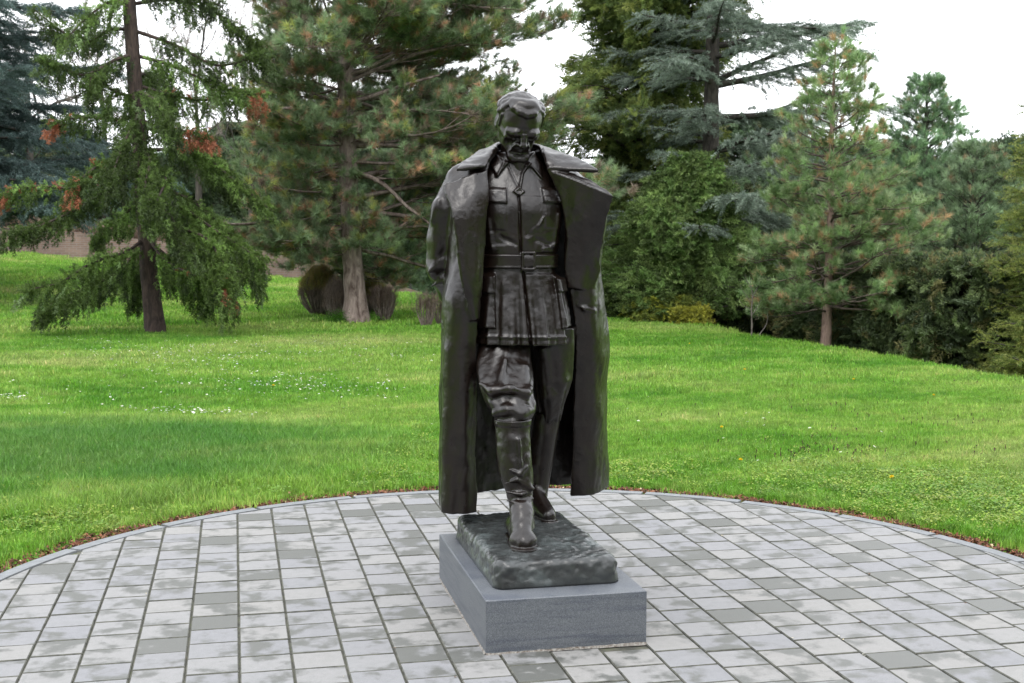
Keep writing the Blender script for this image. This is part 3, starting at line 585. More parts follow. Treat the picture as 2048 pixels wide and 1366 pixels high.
# --- weeping spruce on the left lawn
g = ground(312, 670); sx_, sy_ = g[0], g[1]
t = Tree('weeping_spruce_tree', sx_, sy_, 'weeping spruce with hanging green curtains and a few rusty dead tips on the left lawn', seed=5)
t.trunk([(0, 0, 0), (-.07, 0, .8), (-.13, 0, 1.8), (-.20, 0, 3.2), (-.27, 0, 4.6), (-.34, 0, 6.4), (-.36, 0, 8.6)], [.165, .148, .14, .13, .115, .09, .03], BARK_BROWN, 14, 50, 1.25)
SPR = np.array([(.048, .078, .016), (.095, .150, .038), (.028, .046, .012), (.14, .20, .085)])
def hang(t, line, wl, brown=0., dens=1., fl=1.):
    """a limb with curtains of hanging shoots; wl = curtain length"""
    nr = t.nr; B = catmull(line, 24); seg = np.linalg.norm(np.diff(B, axis=0), axis=1).sum(); t.wood.append((B, np.linspace(.034, .008, 24)))
    lf = nr.uniform(.62, 1.5); n = int(seg * 36 * dens); ss = nr.uniform(.12, 1, n); P, D = along(B, ss); side = np.cross(D, (0, 0, 1)); side /= np.linalg.norm(side, axis=1, keepdims=True) + 1e-9
    o = nr.normal(0, .11 * fl, n) * (1.15 - .6 * ss); P = P + side * o[:, None]; P[:, 2] -= np.abs(o) * .35 + .02
    Ls = wl * (.25 + .75 * (.5 + .5 * vnoise(P * (1, 1, 0), .35, 17))) * nr.uniform(.4, 1.15, n) * np.where(ss > .85, .7, 1)
    for i in range(n):
        m_ = max(2, int(Ls[i] / .07)); s = np.linspace(0, 1, m_); sw = nr.normal(0, .06, 2); q = P[i] + np.stack([sw[0] * s + D[i, 0] * .10 * s, sw[1] * s + D[i, 1] * .10 * s, -Ls[i] * s], 1)
        t.TP.append(q + nr.normal(0, .016, q.shape)); dn = np.tile((D[i, 0] * .3, D[i, 1] * .3, -1.0), (m_, 1)); t.TD.append(dn)
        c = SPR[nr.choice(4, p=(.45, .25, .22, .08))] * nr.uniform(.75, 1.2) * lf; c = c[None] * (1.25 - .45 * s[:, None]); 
        if brown and ss[i] > 1 - brown: c = np.tile(np.array((.26, .10, .055)) * nr.uniform(.7, 1.3), (m_, 1))
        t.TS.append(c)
    # lively tufts on top of the limb
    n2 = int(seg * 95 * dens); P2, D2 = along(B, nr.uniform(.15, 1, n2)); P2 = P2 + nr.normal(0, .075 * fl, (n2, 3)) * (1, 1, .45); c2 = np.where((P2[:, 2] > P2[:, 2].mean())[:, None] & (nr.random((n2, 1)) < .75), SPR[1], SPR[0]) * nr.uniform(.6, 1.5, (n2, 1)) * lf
    if brown: c2 = np.where((nr.random(n2) < brown * .4)[:, None], np.array([[.26, .10, .055]]), c2)
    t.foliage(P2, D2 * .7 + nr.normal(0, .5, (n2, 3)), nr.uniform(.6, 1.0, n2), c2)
Ys = sy_
for v0, pts, wl, br in ((475, [(250, 505, -.4), (185, 525, -.9), (120, 565, -1.3), (50, 580, -1.7)], .42, 0), (485, [(235, 545, .2), (160, 580, -.1), (110, 605, -.4), (85, 625, -.6)], .35, 0), (520, [(250, 545, .9), (200, 560, 1.3), (150, 600, 1.6)], .5, 0),
                        (345, [(215, 380, -.6), (140, 425, -1.1), (70, 455, -1.5), (5, 470, -1.9)], .26, 0), (330, [(230, 345, .3), (150, 375, .5), (70, 372, .7), (20, 388, .9), (-20, 408, 1.0)], .28, .22),
                        (300, [(240, 320, -.5), (200, 330, -.9), (165, 355, -1.2), (150, 372, -1.3)], .34, .15), (230, [(240, 240, .2), (190, 235, .3), (140, 238, .4), (105, 248, .5)], .26, .16), (190, [(250, 190, -.2), (215, 175, -.4), (185, 150, -.6), (178, 190, -.7)], .5, 0),
                        (110, [(230, 120, -.3), (170, 150, -.5), (120, 135, -.6), (85, 118, -.7)], .30, 0), (60, [(220, 60, .2), (170, 85, .2), (120, 60, .2), (70, 20, .2)], .30, 0), (20, [(230, 0, -.2), (180, 30, -.5), (130, 80, -.8)], .3, 0),
                        (400, [(370, 420, -.4), (430, 460, -.8), (485, 495, -1.1), (530, 525, -1.3)], .95, 0), (360, [(380, 400, .1), (440, 450, .2), (500, 510, .3), (520, 560, .3)], .55, 0), (440, [(370, 470, .3), (430, 500, .6), (480, 540, .8)], .7, 0),
                        (250, [(360, 280, -.3), (420, 320, -.6), (480, 370, -.9), (535, 415, -1.1)], .38, 0), (235, [(330, 262, -.4), (365, 262, -.8), (400, 268, -1.1), (412, 280, -1.2)], .22, .55), (170, [(340, 190, .2), (410, 200, .3), (470, 190, .4), (520, 188, .4)], .34, .20),
                        (110, [(340, 130, -.2), (420, 165, -.4), (480, 185, -.5)], .45, 0), (60, [(350, 90, -.2), (430, 130, -.5), (500, 118, -.7), (530, 112, -.8)], .36, 0), (10, [(340, 0, .3), (420, 20, .5), (480, 60, .7), (520, 100, .8)], .34, 0), (0, [(320, -40, -.2), (380, -10, -.5), (440, 10, -.7)], .3, 0),
                        (180, [(310, 200, -1.0), (330, 235, -1.7), (345, 262, -2.2)], .34, 0), (290, [(300, 320, -1.0), (290, 370, -1.9), (300, 400, -2.5)], .38, 0), (330, [(330, 350, -1.0), (310, 410, -1.9), (300, 440, -2.4)], .34, 0), (230, [(260, 260, -1), (235, 320, -1.6), (225, 350, -2.1)], .45, 0),
                        (380, [(340, 430, -1.0), (355, 475, -1.7), (380, 500, -2.2)], .36, 0), (470, [(330, 520, -.6), (375, 545, -1.1), (420, 560, -1.4), (450, 575, -1.5)], .42, .05), (480, [(370, 540, -.4), (405, 560, -.7), (412, 590, -.8)], .85, 0), (500, [(290, 540, .8), (272, 560, 1.2), (268, 590, 1.5)], .6, 0),
                        (440, [(400, 470, -.9), (440, 515, -1.3), (465, 560, -1.5)], 1.05, 0), (300, [(380, 300, .8), (430, 320, 1.2), (470, 380, 1.4)], .7, 0), (380, [(250, 430, .6), (215, 455, 1.0), (190, 480, 1.3)], .5, 0), (150, [(300, 150, 1.0), (330, 170, 1.8), (350, 200, 2.2)], .7, 0)):
    c0, _ = t.at_h(at(290, v0, Ys)[2] - t.z); hang(t, [c0] + [at(a, b, Ys + dy) for a, b, dy in pts], wl, br)
P = np.vstack(t.TP); D = np.vstack(t.TD); C = np.vstack(t.TS); t.foliage(P, D, t.nr.uniform(.8, 1.3, len(P)), C); t.done('spruce')

# --- blue cedars
CED = [(.090, .118, .092), (.135, .165, .132), (.060, .080, .060), (.18, .21, .18)]
def cedar(t, h0, h1, dh, per, Lf, e0, e1, cols=CED, cw=(4, 3, 3, 1), droop=.55, dens=1.0, tip=.09, flat=.10):
    """layered boughs with fringed, drooping tips"""
    nr = t.nr; h = h0
    while h < h1:
        a0 = nr.uniform(0, 6.28)
        for i in range(per):
            az = a0 + 6.283 * i / per + nr.normal(0, .3); hh = h + nr.uniform(-.4, .4) * dh; p, r = t.at_h(hh); L = Lf(hh, az) * nr.uniform(.7, 1.15)
            if L < .2: continue
            f = (hh - h0) / (h1 - h0); B = arc(nr, p, az, e0(f) + nr.normal(0, .08), e1(f) + nr.normal(0, .1), L, 12, .05); t.wood.append((B, np.linspace(min(r * .5, .015 + .018 * L), .006, 12)))
            ns = int(L * 11 * dens); ss = nr.uniform(.15, 1, ns); SP, SD = along(B, ss); sg = np.where(nr.random(ns) < .5, 1, -1)
            for j in range(ns):
                hd = math.atan2(SD[j, 1], SD[j, 0]) + sg[j] * nr.uniform(.4, 1.1); l2 = (.30 * L * (1.05 - .6 * ss[j]) + .12) * nr.uniform(.5, 1.15)
                S = arc(nr, SP[j], hd, nr.normal(.10, .12), nr.normal(-droop, .25), l2, 6, .08); m_ = max(2, int(l2 / .075)); q, d = along(S, np.linspace(.1, 1, m_)); t.TP.append(q + nr.normal(0, .02, q.shape) * (1, 1, .5)); t.TD.append(d)
                if nr.random() < .3: t.wood.append((S, np.linspace(.007, .002, 6)))
        h += dh * nr.uniform(.7, 1.3)
    P = np.vstack(t.TP); D = np.vstack(t.TD); C = jitter_col(nr, len(P), cols, cw) * (1 + .15 * vnoise(P, .6, 4))[:, None]; t.foliage(P, D + (0, 0, .1), nr.uniform(.6, 1.2, len(P)) * tip / .09, C); return t.done('cedar')
p = at(1415, 600, 24.5)
t = Tree('blue_cedar_tree', p[0], 24.5, 'tall blue-grey cedar with fringed layered boughs behind the golden shrub', seed=21)
t.trunk([(0, 0, 0), (0, 0, 2), (.02, 0, 4), (.03, 0, 6.5), (.05, 0, 9), (.05, 0, 12)], [.22, .19, .17, .14, .09, .02], BARK_DARK)
cedar(t, 1.8, 10.5, .62, 5, lambda h, az: (2.1 + 1.2 * (.5 + .5 * math.cos(az))) * np.clip(1.2 - .055 * h, .2, 1) * (.75 if h < 2.5 else 1), lambda f: .15, lambda f: -.05 + .2 * f, dens=2.6)
t = Tree('blue_cedar_tree', -7.5, 31.0, 'dark blue cedar with wide layered boughs at the far left edge', seed=22)
t.trunk([(0, 0, 0), (0, 0, 3), (.02, 0, 6), (0, 0, 12)], [.3, .25, .2, .03], BARK_DARK)
cedar(t, 1.7, 9.6, .60, 7, lambda h, az: 5.2 * np.clip(1.15 - .05 * h, .2, 1), lambda f: .12, lambda f: -.1, [(.045, .07, .065), (.07, .10, .095), (.03, .045, .042)], (4, 3, 3), dens=1.7, tip=.13)

# --- sprays of a broad dark evergreen (yew, cypress): leafy shoots round a crown volume
def evergreen(t, h0, h1, Rf, n, cols, cw, spray=.30, k=16, L=.05, w=.011, droop=.15, shell=.55, lumps=.35, sub=8):
    """n shoots fill the crown; Rf(h, az) is its radius"""
    nr = t.nr; h = h0 + (h1 - h0) * nr.random(n * 2) ** .9; az = nr.uniform(0, 6.283, n * 2); R = np.array([Rf(a, b) for a, b in zip(h, az)]); lump = vnoise(np.stack([np.cos(az) * 2.1, np.sin(az) * 2.1, h * 1.0], 1), .8, 31)
    R = R * (1 + lumps * lump); q = R * (shell + (1 - shell) * nr.random(n * 2) ** .7); ok = (R > .1) & (nr.random(n * 2) < .55 + .5 * lump); h, az, q = h[ok][:n], az[ok][:n], q[ok][:n]
    base = np.array([t.at_h(a)[0] for a in h]); P = base + np.stack([np.cos(az) * q, np.sin(az) * q, 0 * q], 1); n = len(P)
    for i in range(0, n, 6): t.wood.append((catmull([base[i] - (0, 0, .25 * q[i]), base[i] * .45 + P[i] * .55 + (0, 0, .05), P[i]], 6), np.linspace(.008 + .012 * q[i], .004, 6)))
    out = np.stack([np.cos(az), np.sin(az), -droop + 0 * az], 1) + nr.normal(0, .45, (n, 3)); out /= np.linalg.norm(out, axis=1, keepdims=True)
    col = jitter_col(nr, n, cols, cw, .16) * (1 + .22 * vnoise(P, .5, 8))[:, None]
    t.foliage(P - out * spray * .4, out, nr.uniform(.7, 1.3, n) * spray / .28, col); return t.done('yew')
YEW = [(.080, .110, .030), (.120, .150, .040), (.055, .080, .025), (.16, .18, .05)]
p = at(1285, 560, 27.0)
t = Tree('cypress_tree', p[0], 27.0, 'tall yellow-green conifer with ragged sprays between the statue and the blue cedar', seed=31)
t.trunk([(0, 0, 0), (.03, 0, 2), (-.02, 0, 4.5), (-.05, 0, 8), (-.1, 0, 12.5)], [.2, .17, .15, .11, .02], BARK_DARK)
def Rc(h, az):
    l = 1.9 + .35 * math.sin(h * 2.1 + az); return l * min(1, .45 + .28 * h) * max(.25, 1 - .035 * h)
evergreen(t, 1.0, 12.0, Rc, 11000, YEW, (4, 3, 3, 1), .34, 24, .065, .013, .25, .25, .75)
p = at(1362, 600, 24.0)
t = Tree('yew_tree', p[0], 23.6, 'bright green bushy conifer in front of the tall cypress, right of the statue', seed=32)
t.trunk([(0, 0, 0), (0, 0, 1.5), (0, 0, 3.6)], [.09, .07, .02], BARK_DARK)
evergreen(t, .6, 3.7, lambda h, az: 1.75 * max(.05, 1 - h / 4.1) ** .75 * (1 + .3 * math.cos(az - 1) + .15 * math.sin(3 * az + 4 * h)), 3800, [(.080, .130, .038), (.11, .155, .05), (.06, .09, .03)], (3, 3, 2), .36, 24, .06, .013, .1, .25, 1.1)
def shrub(name, u, Y, h, R, n, cols, cw, label, seed, cat='shrub', group=None, sp=.26, low=.05, lum=.5):
    p = at(u, 600, Y); t = Tree(name, p[0], Y, label, cat, group, seed); t.trunk([(0, 0, 0), (0, 0, h * .6)], [.05, .02], BARK_DARK, 8, 8)
    evergreen(t, low, h, lambda a, az: R * math.sqrt(max(.02, 1 - (a / (h * 1.02)) ** 2.4)) * (1 + .15 * math.sin(2 * az)), n, cols, cw, sp, 24, .055, .013, .15, .3, lum); return t
GOLD = [(.16, .17, .025), (.10, .125, .025), (.05, .075, .02)]
shrub('yew_shrub', 1250, 24.6, 1.15, .8, 2200, [(.06, .095, .02), (.03, .05, .014)], (2, 2), 'dark low yew shrub hugging the statue side of the golden shrub', 41)
shrub('golden_yew_shrub', 1325, 23.5, 1.05, .75, 2400, GOLD, (2, 3, 2), 'golden yellow-green yew shrub at the top of the lawn right of the statue', 42)
shrub('golden_yew_shrub', 1378, 22.8, .8, .32, 900, [(.20, .20, .03), (.13, .14, .025)], (2, 1), 'small upright golden shrub beside the cedar trunk', 43)
DY = [(.050, .070, .030), (.075, .100, .040), (.110, .105, .045), (.032, .045, .022)]
for i, (u, Y, h, R, lab) in enumerate(((1480, 25.5, 2.3, 1.4, 'dark yew between the blue cedar and the bare sapling'), (1570, 24.0, 2.2, 1.5, 'dark yew behind the bare sapling, left of the red-trunked pine'), (1700, 21.5, 2.3, 1.3, 'dark yew just right of the red-trunked pine'),
                                      (1780, 20.0, 2.7, 1.3, 'dark brownish yew in the middle of the right-hand thicket'), (1870, 18.5, 2.5, 1.3, 'dark yew with feathery slanting shoots, right of the brownish one'), (1960, 17.2, 2.6, 1.2, 'dark yew at the right end of the thicket beside the fir'),
                                      (1640, 24.5, 2.6, 1.5, 'dark yew behind the red-trunked pine'), (1820, 25.0, 4.2, 1.9, 'taller dark evergreen behind the thicket below the dense pine'))):
    shrub('yew_tree', u, Y, h + 1.2, R, 3600, DY, (4, 3, 1.5 + 2 * (i == 3), 3), lab, 50 + i, 'tree', 'dark yews along the right edge of the lawn', .36, .05, .5)

# --- young pine with red-brown trunk and the pines behind it
RP = [(.105, .155, .060), (.15, .19, .10), (.07, .115, .045), (.19, .13, .07)]
p = at(1652, 640, 18.6)
t = Tree('young_pine_tree', p[0], 18.6, 'slender pine with pinkish brown trunk at the crest of the lawn on the right', seed=61)
t.trunk([(0, 0, 0), (.02, 0, 1), (.04, 0, 2.5), (.03, 0, 3.8), (.06, 0, 5.05)], [.085, .072, .055, .035, .012], BARK_RED, 10, 30, 1.2)
pine(t, .85, 5.05, .22, 7, lambda h, az: np.clip(1.85 * (1 - (h / 5.4) ** 1.5), .12, 1.5) * (1 + .15 * math.cos(az)), lambda f: -.05 + .5 * f, lambda f: .15 + .55 * f, 5, .42, .11, 12, RP, [4, 2, 3, 1.3], dens=15)
p = at(1838, 600, 27.0)
t = Tree('pine_tree', p[0], 27.0, 'dense blue-green pine with candle-like top rising right of the slender pine', seed=62)
t.trunk([(0, 0, 0), (0, 0, 2.5), (.05, 0, 5), (.05, 0, 7.1)], [.14, .12, .07, .015], BARK_DARK, 10, 30)
pine(t, 1.2, 7.1, .25, 8, lambda h, az: np.clip(2.5 * (1 - (h / 7.8) ** 1.5), .18, 2.3), lambda f: .1 + .5 * f, lambda f: .5 + .5 * f, 4.5, .40, .13, 12, [(.08, .13, .065), (.11, .17, .09), (.055, .09, .05), (.13, .11, .06)], [4, 3, 3, .6], dens=13)
p = at(1940, 600, 23.0)
t = Tree('pine_tree', p[0], 23.0, 'low grey-green pine filling the gap behind the dark yews at the right', seed=63)
t.trunk([(0, 0, 0), (0, 0, 2.5), (.05, 0, 5.2)], [.12, .09, .015], BARK_DARK, 10, 30)
pine(t, 1.0, 5.1, .25, 8, lambda h, az: np.clip(2.2 * (1 - (h / 5.6) ** 1.6), .15, 2.0), lambda f: .1 + .5 * f, lambda f: .4 + .5 * f, 4.5, .40, .13, 12, [(.08, .115, .06), (.11, .15, .085), (.055, .08, .045), (.15, .11, .065)], [4, 3, 3, .8], dens=13)
p = at(2110, 600, 15.5)
t = Tree('fir_tree', p[0], 15.5, 'yellow-green fir cut off by the right edge of the picture', seed=64)
t.trunk([(0, 0, 0), (0, 0, 2.5), (0, 0, 5)], [.10, .07, .015], BARK_DARK, 10, 30)
cedar(t, .3, 4.9, .25, 8, lambda h, az: 1.0 * np.clip(1.1 - .16 * h, .1, 1) * (1 if h < 2 else 1), lambda f: .12, lambda f: .05, [(.11, .13, .03), (.07, .095, .025), (.15, .16, .045)], (3, 3, 1.5), .2, 3.2, .08)

p = at(1225, 600, 29.0)
t = Tree('pine_tree', p[0], 29.0, 'pale blue-green pine showing between the statue shoulder and the cypress', seed=65)
t.trunk([(0, 0, 0), (0, 0, 2.5), (.05, 0, 4.9)], [.12, .09, .015], BARK_DARK, 10, 30)
pine(t, .8, 4.6, .30, 6, lambda h, az: np.clip(1.5 * (1 - (h / 5.3) ** 1.8), .15, 1.5), lambda f: .1 + .5 * f, lambda f: .4 + .5 * f, 4.5, .40, .13, 12, [(.09, .15, .09), (.13, .20, .12), (.20, .13, .09)], [4, 3, .8], dens=7)

# --- far evergreens and bare trees closing the view
BGC = [(.055, .085, .045), (.075, .110, .060), (.040, .060, .034), (.090, .095, .050)]
for i, (u, Y, h, R, w, lab) in enumerate(((-60, 44, 6.5, 2.6, (3, 2, 3, 1), 'dark evergreen behind the brick wall at the far left edge'), (130, 52, 5.2, 3.4, (3, 3, 2, 1), 'broad dark evergreen behind the wall under the blue cedar boughs'), (330, 50, 4.6, 2.8, (3, 2, 3, 1), 'evergreen behind the wall seen through the weeping spruce'),
                                          (470, 55, 6.8, 2.6, (2, 3, 1, 2), 'evergreen behind the wall between the weeping spruce and the big pine'), (600, 49, 7.4, 3.0, (3, 3, 2, 2), 'evergreen mass behind the left half of the big pine'), (740, 44, 8.6, 3.0, (3, 2, 3, 1), 'dark evergreen straight behind the big pine trunk'),
                                          (860, 47, 8.0, 3.0, (2, 3, 2, 2), 'evergreen behind the big pine and left of the statue'), (990, 50, 7.8, 3.2, (3, 3, 2, 2), 'evergreen standing behind the statue head'), (1110, 52, 5.4, 3.0, (3, 3, 2, 1), 'low evergreen far behind the statue left arm'),
                                          (1480, 36, 7.2, 2.6, (3, 2, 3, 1), 'dark evergreen behind the blue cedar'), (1600, 38, 6.6, 2.8, (3, 2, 3, 1), 'dark evergreen behind the slender pine'), (1740, 40, 6.8, 2.8, (3, 3, 2, 2), 'evergreen between the two right-hand pines'),
                                          (1900, 36, 6.0, 2.8, (3, 2, 2, 2), 'evergreen far behind the dense blue-green pine'), (2040, 34, 6.6, 2.4, (3, 3, 2, 1), 'evergreen in the far right corner behind the fir'))):
    Y += 6 * (u < 1300); p = at(u, 480, Y); t = Tree('evergreen_tree', p[0], Y, lab, 'tree', 'far evergreens closing the view', 80 + i); t.trunk([(0, 0, 0), (0, 0, h * .5), (.1, 0, h * .95)], [.18, .13, .02], BARK_DARK, 8, 12)
    evergreen(t, .3, h, (lambda R, h: lambda a, az: R * min(1, .7 + a * .2) * math.sqrt(max(.015, 1 - (a / (h * 1.03)) ** 2.0)) * (1 + .2 * math.sin(3 * az + i)))(R, h), 3000, BGC, w, .62, 24, .055, .013, .1, .25, .8)

def bare_tree(t, h, spread_, n, levels=3, r0=.12, twigs=True):
    """leafless tree: recursive forks ending in fine twigs"""
    nr = t.nr; tips = []
    def fork(p, d, L, r, lv):
        m_ = 6; P = [p]
        for _ in range(m_ - 1): d = d + nr.normal(0, .13, 3) + (0, 0, .05); d = d / np.linalg.norm(d); P.append(P[-1] + d * L / (m_ - 1))
        P = np.array(P); t.wood.append((P, np.linspace(r, r * .5, m_)))
        if lv == 0: tips.append((P[3:], np.repeat(d[None], 3, 0))); return
        for k in range(n): s = nr.uniform(.35, 1); q, dd = along(P, np.array([s])); v = nr.normal(0, 1, 3); v[2] *= .5; v = dd[0] + v / np.linalg.norm(v) * spread_; v /= np.linalg.norm(v); fork(q[0], v, L * nr.uniform(.5, .75), r * .5, lv - 1)
    for k in range(5 if levels < 3 else 7): s = .35 + .09 * k; c, r = t.at_h(h * s * .9); a = nr.uniform(0, 6.28); fork(c, np.array([math.cos(a) * .8, math.sin(a) * .8, .75]), h * .36, r0 * .4, levels)
    P = np.concatenate([a for a, b in tips]); D = np.concatenate([b for a, b in tips]); t.foliage(P, D, nr.uniform(.6, 1.3, len(P)) * h / 7, jitter_col(nr, len(P), [(.16, .13, .11), (.11, .09, .08)], (1, 1)))
    return t.done('twig', 'twigs')
def make_twig_protos():
    for k in range(3):
        nr = np.random.default_rng(200 + k); n = 8; P = np.zeros((n, 3)); P[:, 2] = np.linspace(0, .25, n); V, C = sprays(nr, P, np.repeat([[0, 0, 1.]], n, 0), 3, .30, .004, .42, np.ones((n, 3))); proto('twig', V, C, NEEDLE)
make_twig_protos()
for i, (u, Y, h, lab) in enumerate(((60, 50, 10.5, 'bare grey tree at the far left behind the wall'), (210, 54, 9.5, 'bare grey tree seen left of the weeping spruce trunk'), (395, 52, 10, 'bare twiggy tree seen right of the weeping spruce trunk'), (500, 50, 9, 'bare twiggy tree filling the gap left of the big pine'), (620, 58, 12, 'bare tree behind the upper left of the big pine'))):
    p = at(u, 480, Y); t = Tree('bare_tree', p[0], Y, lab, 'tree', 'bare trees beyond the wall', 120 + i); t.trunk([(0, 0, 0), (.1, 0, h * .4), (0, 0, h * .8)], [.17, .12, .03], BARK_DARK, 8, 14); bare_tree(t, h, .8, 4, 2)

# --- clipped twiggy shrubs round the big pine
def twig_shrub(u, v, w, h, dome, label, seed, cols, n=150):
    g = ground(u, v); t = Tree('twiggy_shrub', g[0], g[1], label, 'shrub', 'leafless clipped shrubs round the big pine', seed); nr = t.nr; t.T = None; t.bark = TWIG
    px = w * np.linalg.norm(g - (0, 0, EYE)) / F_PX; hh = h * np.linalg.norm(g - (0, 0, EYE)) / F_PX; tips = []; dirs = []
    for k in range(n):
        a = nr.uniform(0, 6.283); q = math.sqrt(nr.random()) ; rt_ = px / 2 * q; top = np.array([t.x + math.cos(a) * rt_, t.y + math.sin(a) * rt_, t.z + hh * (math.sqrt(max(.05, 1 - .75 * q * q)) if dome else nr.uniform(.75, 1.02))])
        b = np.array([t.x + math.cos(a) * rt_ * .22, t.y + math.sin(a) * rt_ * .22, t.z - .03]); mid = b * .45 + top * .55 + (math.cos(a) * rt_ * .28, math.sin(a) * rt_ * .28, 0); P = catmull([b, mid, top], 7) + nr.normal(0, .012, (7, 3)) * np.linspace(0, 1, 7)[:, None]
        t.wood.append((P, np.linspace(.011, .003, 7))); m_ = 7 if dome else 4; q_, d_ = along(P, nr.uniform(.62 if dome else .5, 1.0, m_)); tips.append(q_ + nr.normal(0, .03, q_.shape)); dirs.append(d_ + nr.normal(0, .35, d_.shape))
    P = np.concatenate(tips); D = np.concatenate(dirs); zz = (P[:, 2] - t.z) / hh; c = np.where((zz > .5)[:, None] & dome, jitter_col(nr, len(P), cols, [1] * len(cols)), jitter_col(nr, len(P), [(.15, .11, .085), (.10, .075, .06)], (1, 1)))
    t.foliage(P, D, np.full(len(P), .26 if dome else .34), c); t.done('twig', 'twigs')
MOSS = [(.20, .18, .045), (.22, .15, .06), (.15, .16, .04)]
twig_shrub(640, 634, 84, 104, True, 'large domed shrub with mossy golden top left of the big pine trunk', 140, MOSS, 260)
twig_shrub(675, 644, 58, 82, True, 'smaller greyish twiggy shrub between the domed one and the trunk', 141, [(.17, .13, .11), (.13, .10, .08)], 120)
twig_shrub(738, 632, 72, 76, True, 'mossy brown shrub just right of the big pine trunk', 142, MOSS, 180)
twig_shrub(768, 646, 46, 66, False, 'small grey twiggy shrub right of the mossy brown one', 143, MOSS, 90)
twig_shrub(852, 655, 44, 66, False, 'sparse bare shrub of upright twigs left of the statue elbow', 144, MOSS, 34)
twig_shrub(882, 652, 34, 60, False, 'sparse bare shrub half hidden by the statue coat', 145, MOSS, 26)
# --- bare two-stemmed sapling at the crest
m, nt, bs = mat('pale_bark'); c = ramp(nt, noise(nt, 30, 4).outputs['Fac'], [(.35, (.07, .058, .05)), (.65, (.16, .14, .12))]); nt.links.new(c.outputs[0], bs.inputs['Base Color']); PALE = m
g = at(1503, 660, 18.8); t = Tree('bare_sapling', g[0], 18.8, 'bare pale sapling with two thin leaning stems in front of the dark yews', 'sapling', seed=150); t.bark = PALE; b0 = np.array([t.x, t.y, t.z - .05])
def px_line(pts, Y, n=10): return catmull([at(u, v, Y) for u, v in pts], n)
st1 = np.vstack([[b0], px_line([(1504, 650), (1503, 620), (1505, 590), (1500, 560)], 18.8)]); st2 = np.vstack([[b0 + (.05, 0, 0)], px_line([(1520, 668), (1533, 648), (1536, 625)], 18.8)])
t.wood += [(st1, np.linspace(.016, .004, len(st1))), (st2, np.linspace(.010, .003, len(st2)))]
for pts in ([(1503, 605), (1492, 590), (1480, 572)], [(1504, 618), (1488, 612), (1476, 598)], [(1504, 595), (1515, 575), (1518, 560)], [(1504, 630), (1516, 612), (1522, 600)], [(1502, 575), (1493, 560), (1490, 548)]): t.wood.append((px_line(pts, 18.8, 6), np.linspace(.007, .002, 6)))
V, Q = tubes(t.wood, 6); link('stems', np_mesh('stems', V, Q, True), PALE, t.o)
# --- dark posts by the far wall
m, nt, bs = mat('dark_post'); bs.inputs['Base Color'].default_value = (.03, .03, .035, 1); bs.inputs['Roughness'].default_value = .6; DPOST = m
for u, v, lab in ((822, 582, 'thin dark metal post in front of the brick wall left of the statue arm'), (341, 545, 'thin grey post in front of the wall seen through the weeping spruce')):
    p = at(u, v, 38.0); z = float(terrain(np.array(p[0]), np.array(38.0))); P = np.array([(p[0], 38.0, z - .1), (p[0], 38.0, z + .6), (p[0], 38.0, z + .95), (p[0], 38.0, z + 1.0)]); V, Q = tubes([(P, [.045, .04, .04, .055])], 8); o = link('post', np_mesh('post', V, Q, True), DPOST); tag(o, lab, 'post')

# --- unseen trees added behind the camera and at both sides to darken the bronze
nr = np.random.default_rng(3); n = 9000; az = nr.uniform(2.75, 6.75, n); hh = 9.5 * nr.random(n) ** .8; edge = 14 + 2.5 * np.sin(az * 5) + nr.normal(0, .8, n) + hh * .15; top = 6.5 + 2.5 * np.sin(az * 11 + 1) + 1.2 * np.sin(az * 23); ok = hh < top
x, y = 1 + edge * np.cos(az), 1 + edge * np.sin(az); ok &= ~((x > 8) & (y > 6)) & ~((x < -5) & (y > 4)); P = np.stack([x, y, hh], 1)[ok]; D = np.stack([-np.cos(az), -np.sin(az), -.2 + 0 * az], 1)[ok] + nr.normal(0, .5, (ok.sum(), 3))
tag(instancer('surrounding_wood', 'yew', P, D, nr.uniform(3.0, 5.5, len(P)), jitter_col(nr, len(P), BGC, (3, 3, 3, 1))), 'unseen trees added on the near side of the lawn to darken the bronze')

# ------------------------------------------------------------------ bronze statue
def bronze_mat(name, dark, mid, green, amount):
    m, nt, bs = mat(name)
    n1 = noise(nt, 9, 6, 0.6); n2 = noise(nt, 60, 4, 0.6); n3 = noise(nt, 260, 3, 0.6)
    c = ramp(nt, n1.outputs['Fac'], [(0.3, dark), (0.7, mid)])
    g = ramp(nt, noise(nt, 5.5, 8, 0.7, dist=0.6).outputs['Fac'], [(0.62 - amount, (0, 0, 0)), (0.8 - amount * 0.8, (1, 1, 1))])
    mx = mixc(nt, g.outputs[0], c.outputs[0], green); nt.links.new(mx.outputs[0], bs.inputs['Base Color'])
    bs.inputs['Metallic'].default_value = 0.0; bs.inputs['Specular IOR Level'].default_value = 0.5; bs.inputs['IOR'].default_value = 1.51
    r = ramp(nt, n2.outputs['Fac'], [(0.3, (0.27,) * 3), (0.7, (0.35,) * 3)]); nt.links.new(r.outputs[0], bs.inputs['Roughness'])
    b1 = bump(nt, bs, noise(nt, 38, 3, 0.5, dist=0.8).outputs['Fac'], 0.26, 0.006); b2 = bump(nt, bs, n3.outputs['Fac'], 0.25, 0.002, b1)
    return m
BRONZE = bronze_mat('bronze', (0.0040, 0.0022, 0.0016), (0.0095, 0.0054, 0.0038), (0.009, 0.006, 0.005), 0.0)
SLAB = bronze_mat('slab_bronze', (0.016, 0.016, 0.0155), (0.050, 0.056, 0.056), (0.095, 0.112, 0.112), 0.10)
BX, BY = 1.245, 5.50
statue = empty('bronze_statue', (BX, 5.16, 0.212), 'dark bronze statue of a man with bowed head in open greatcoat on the granite plinth', 'statue')
ROUGH = ((0.05, 0.0022, 1), (0.02, 0.0009, 2))

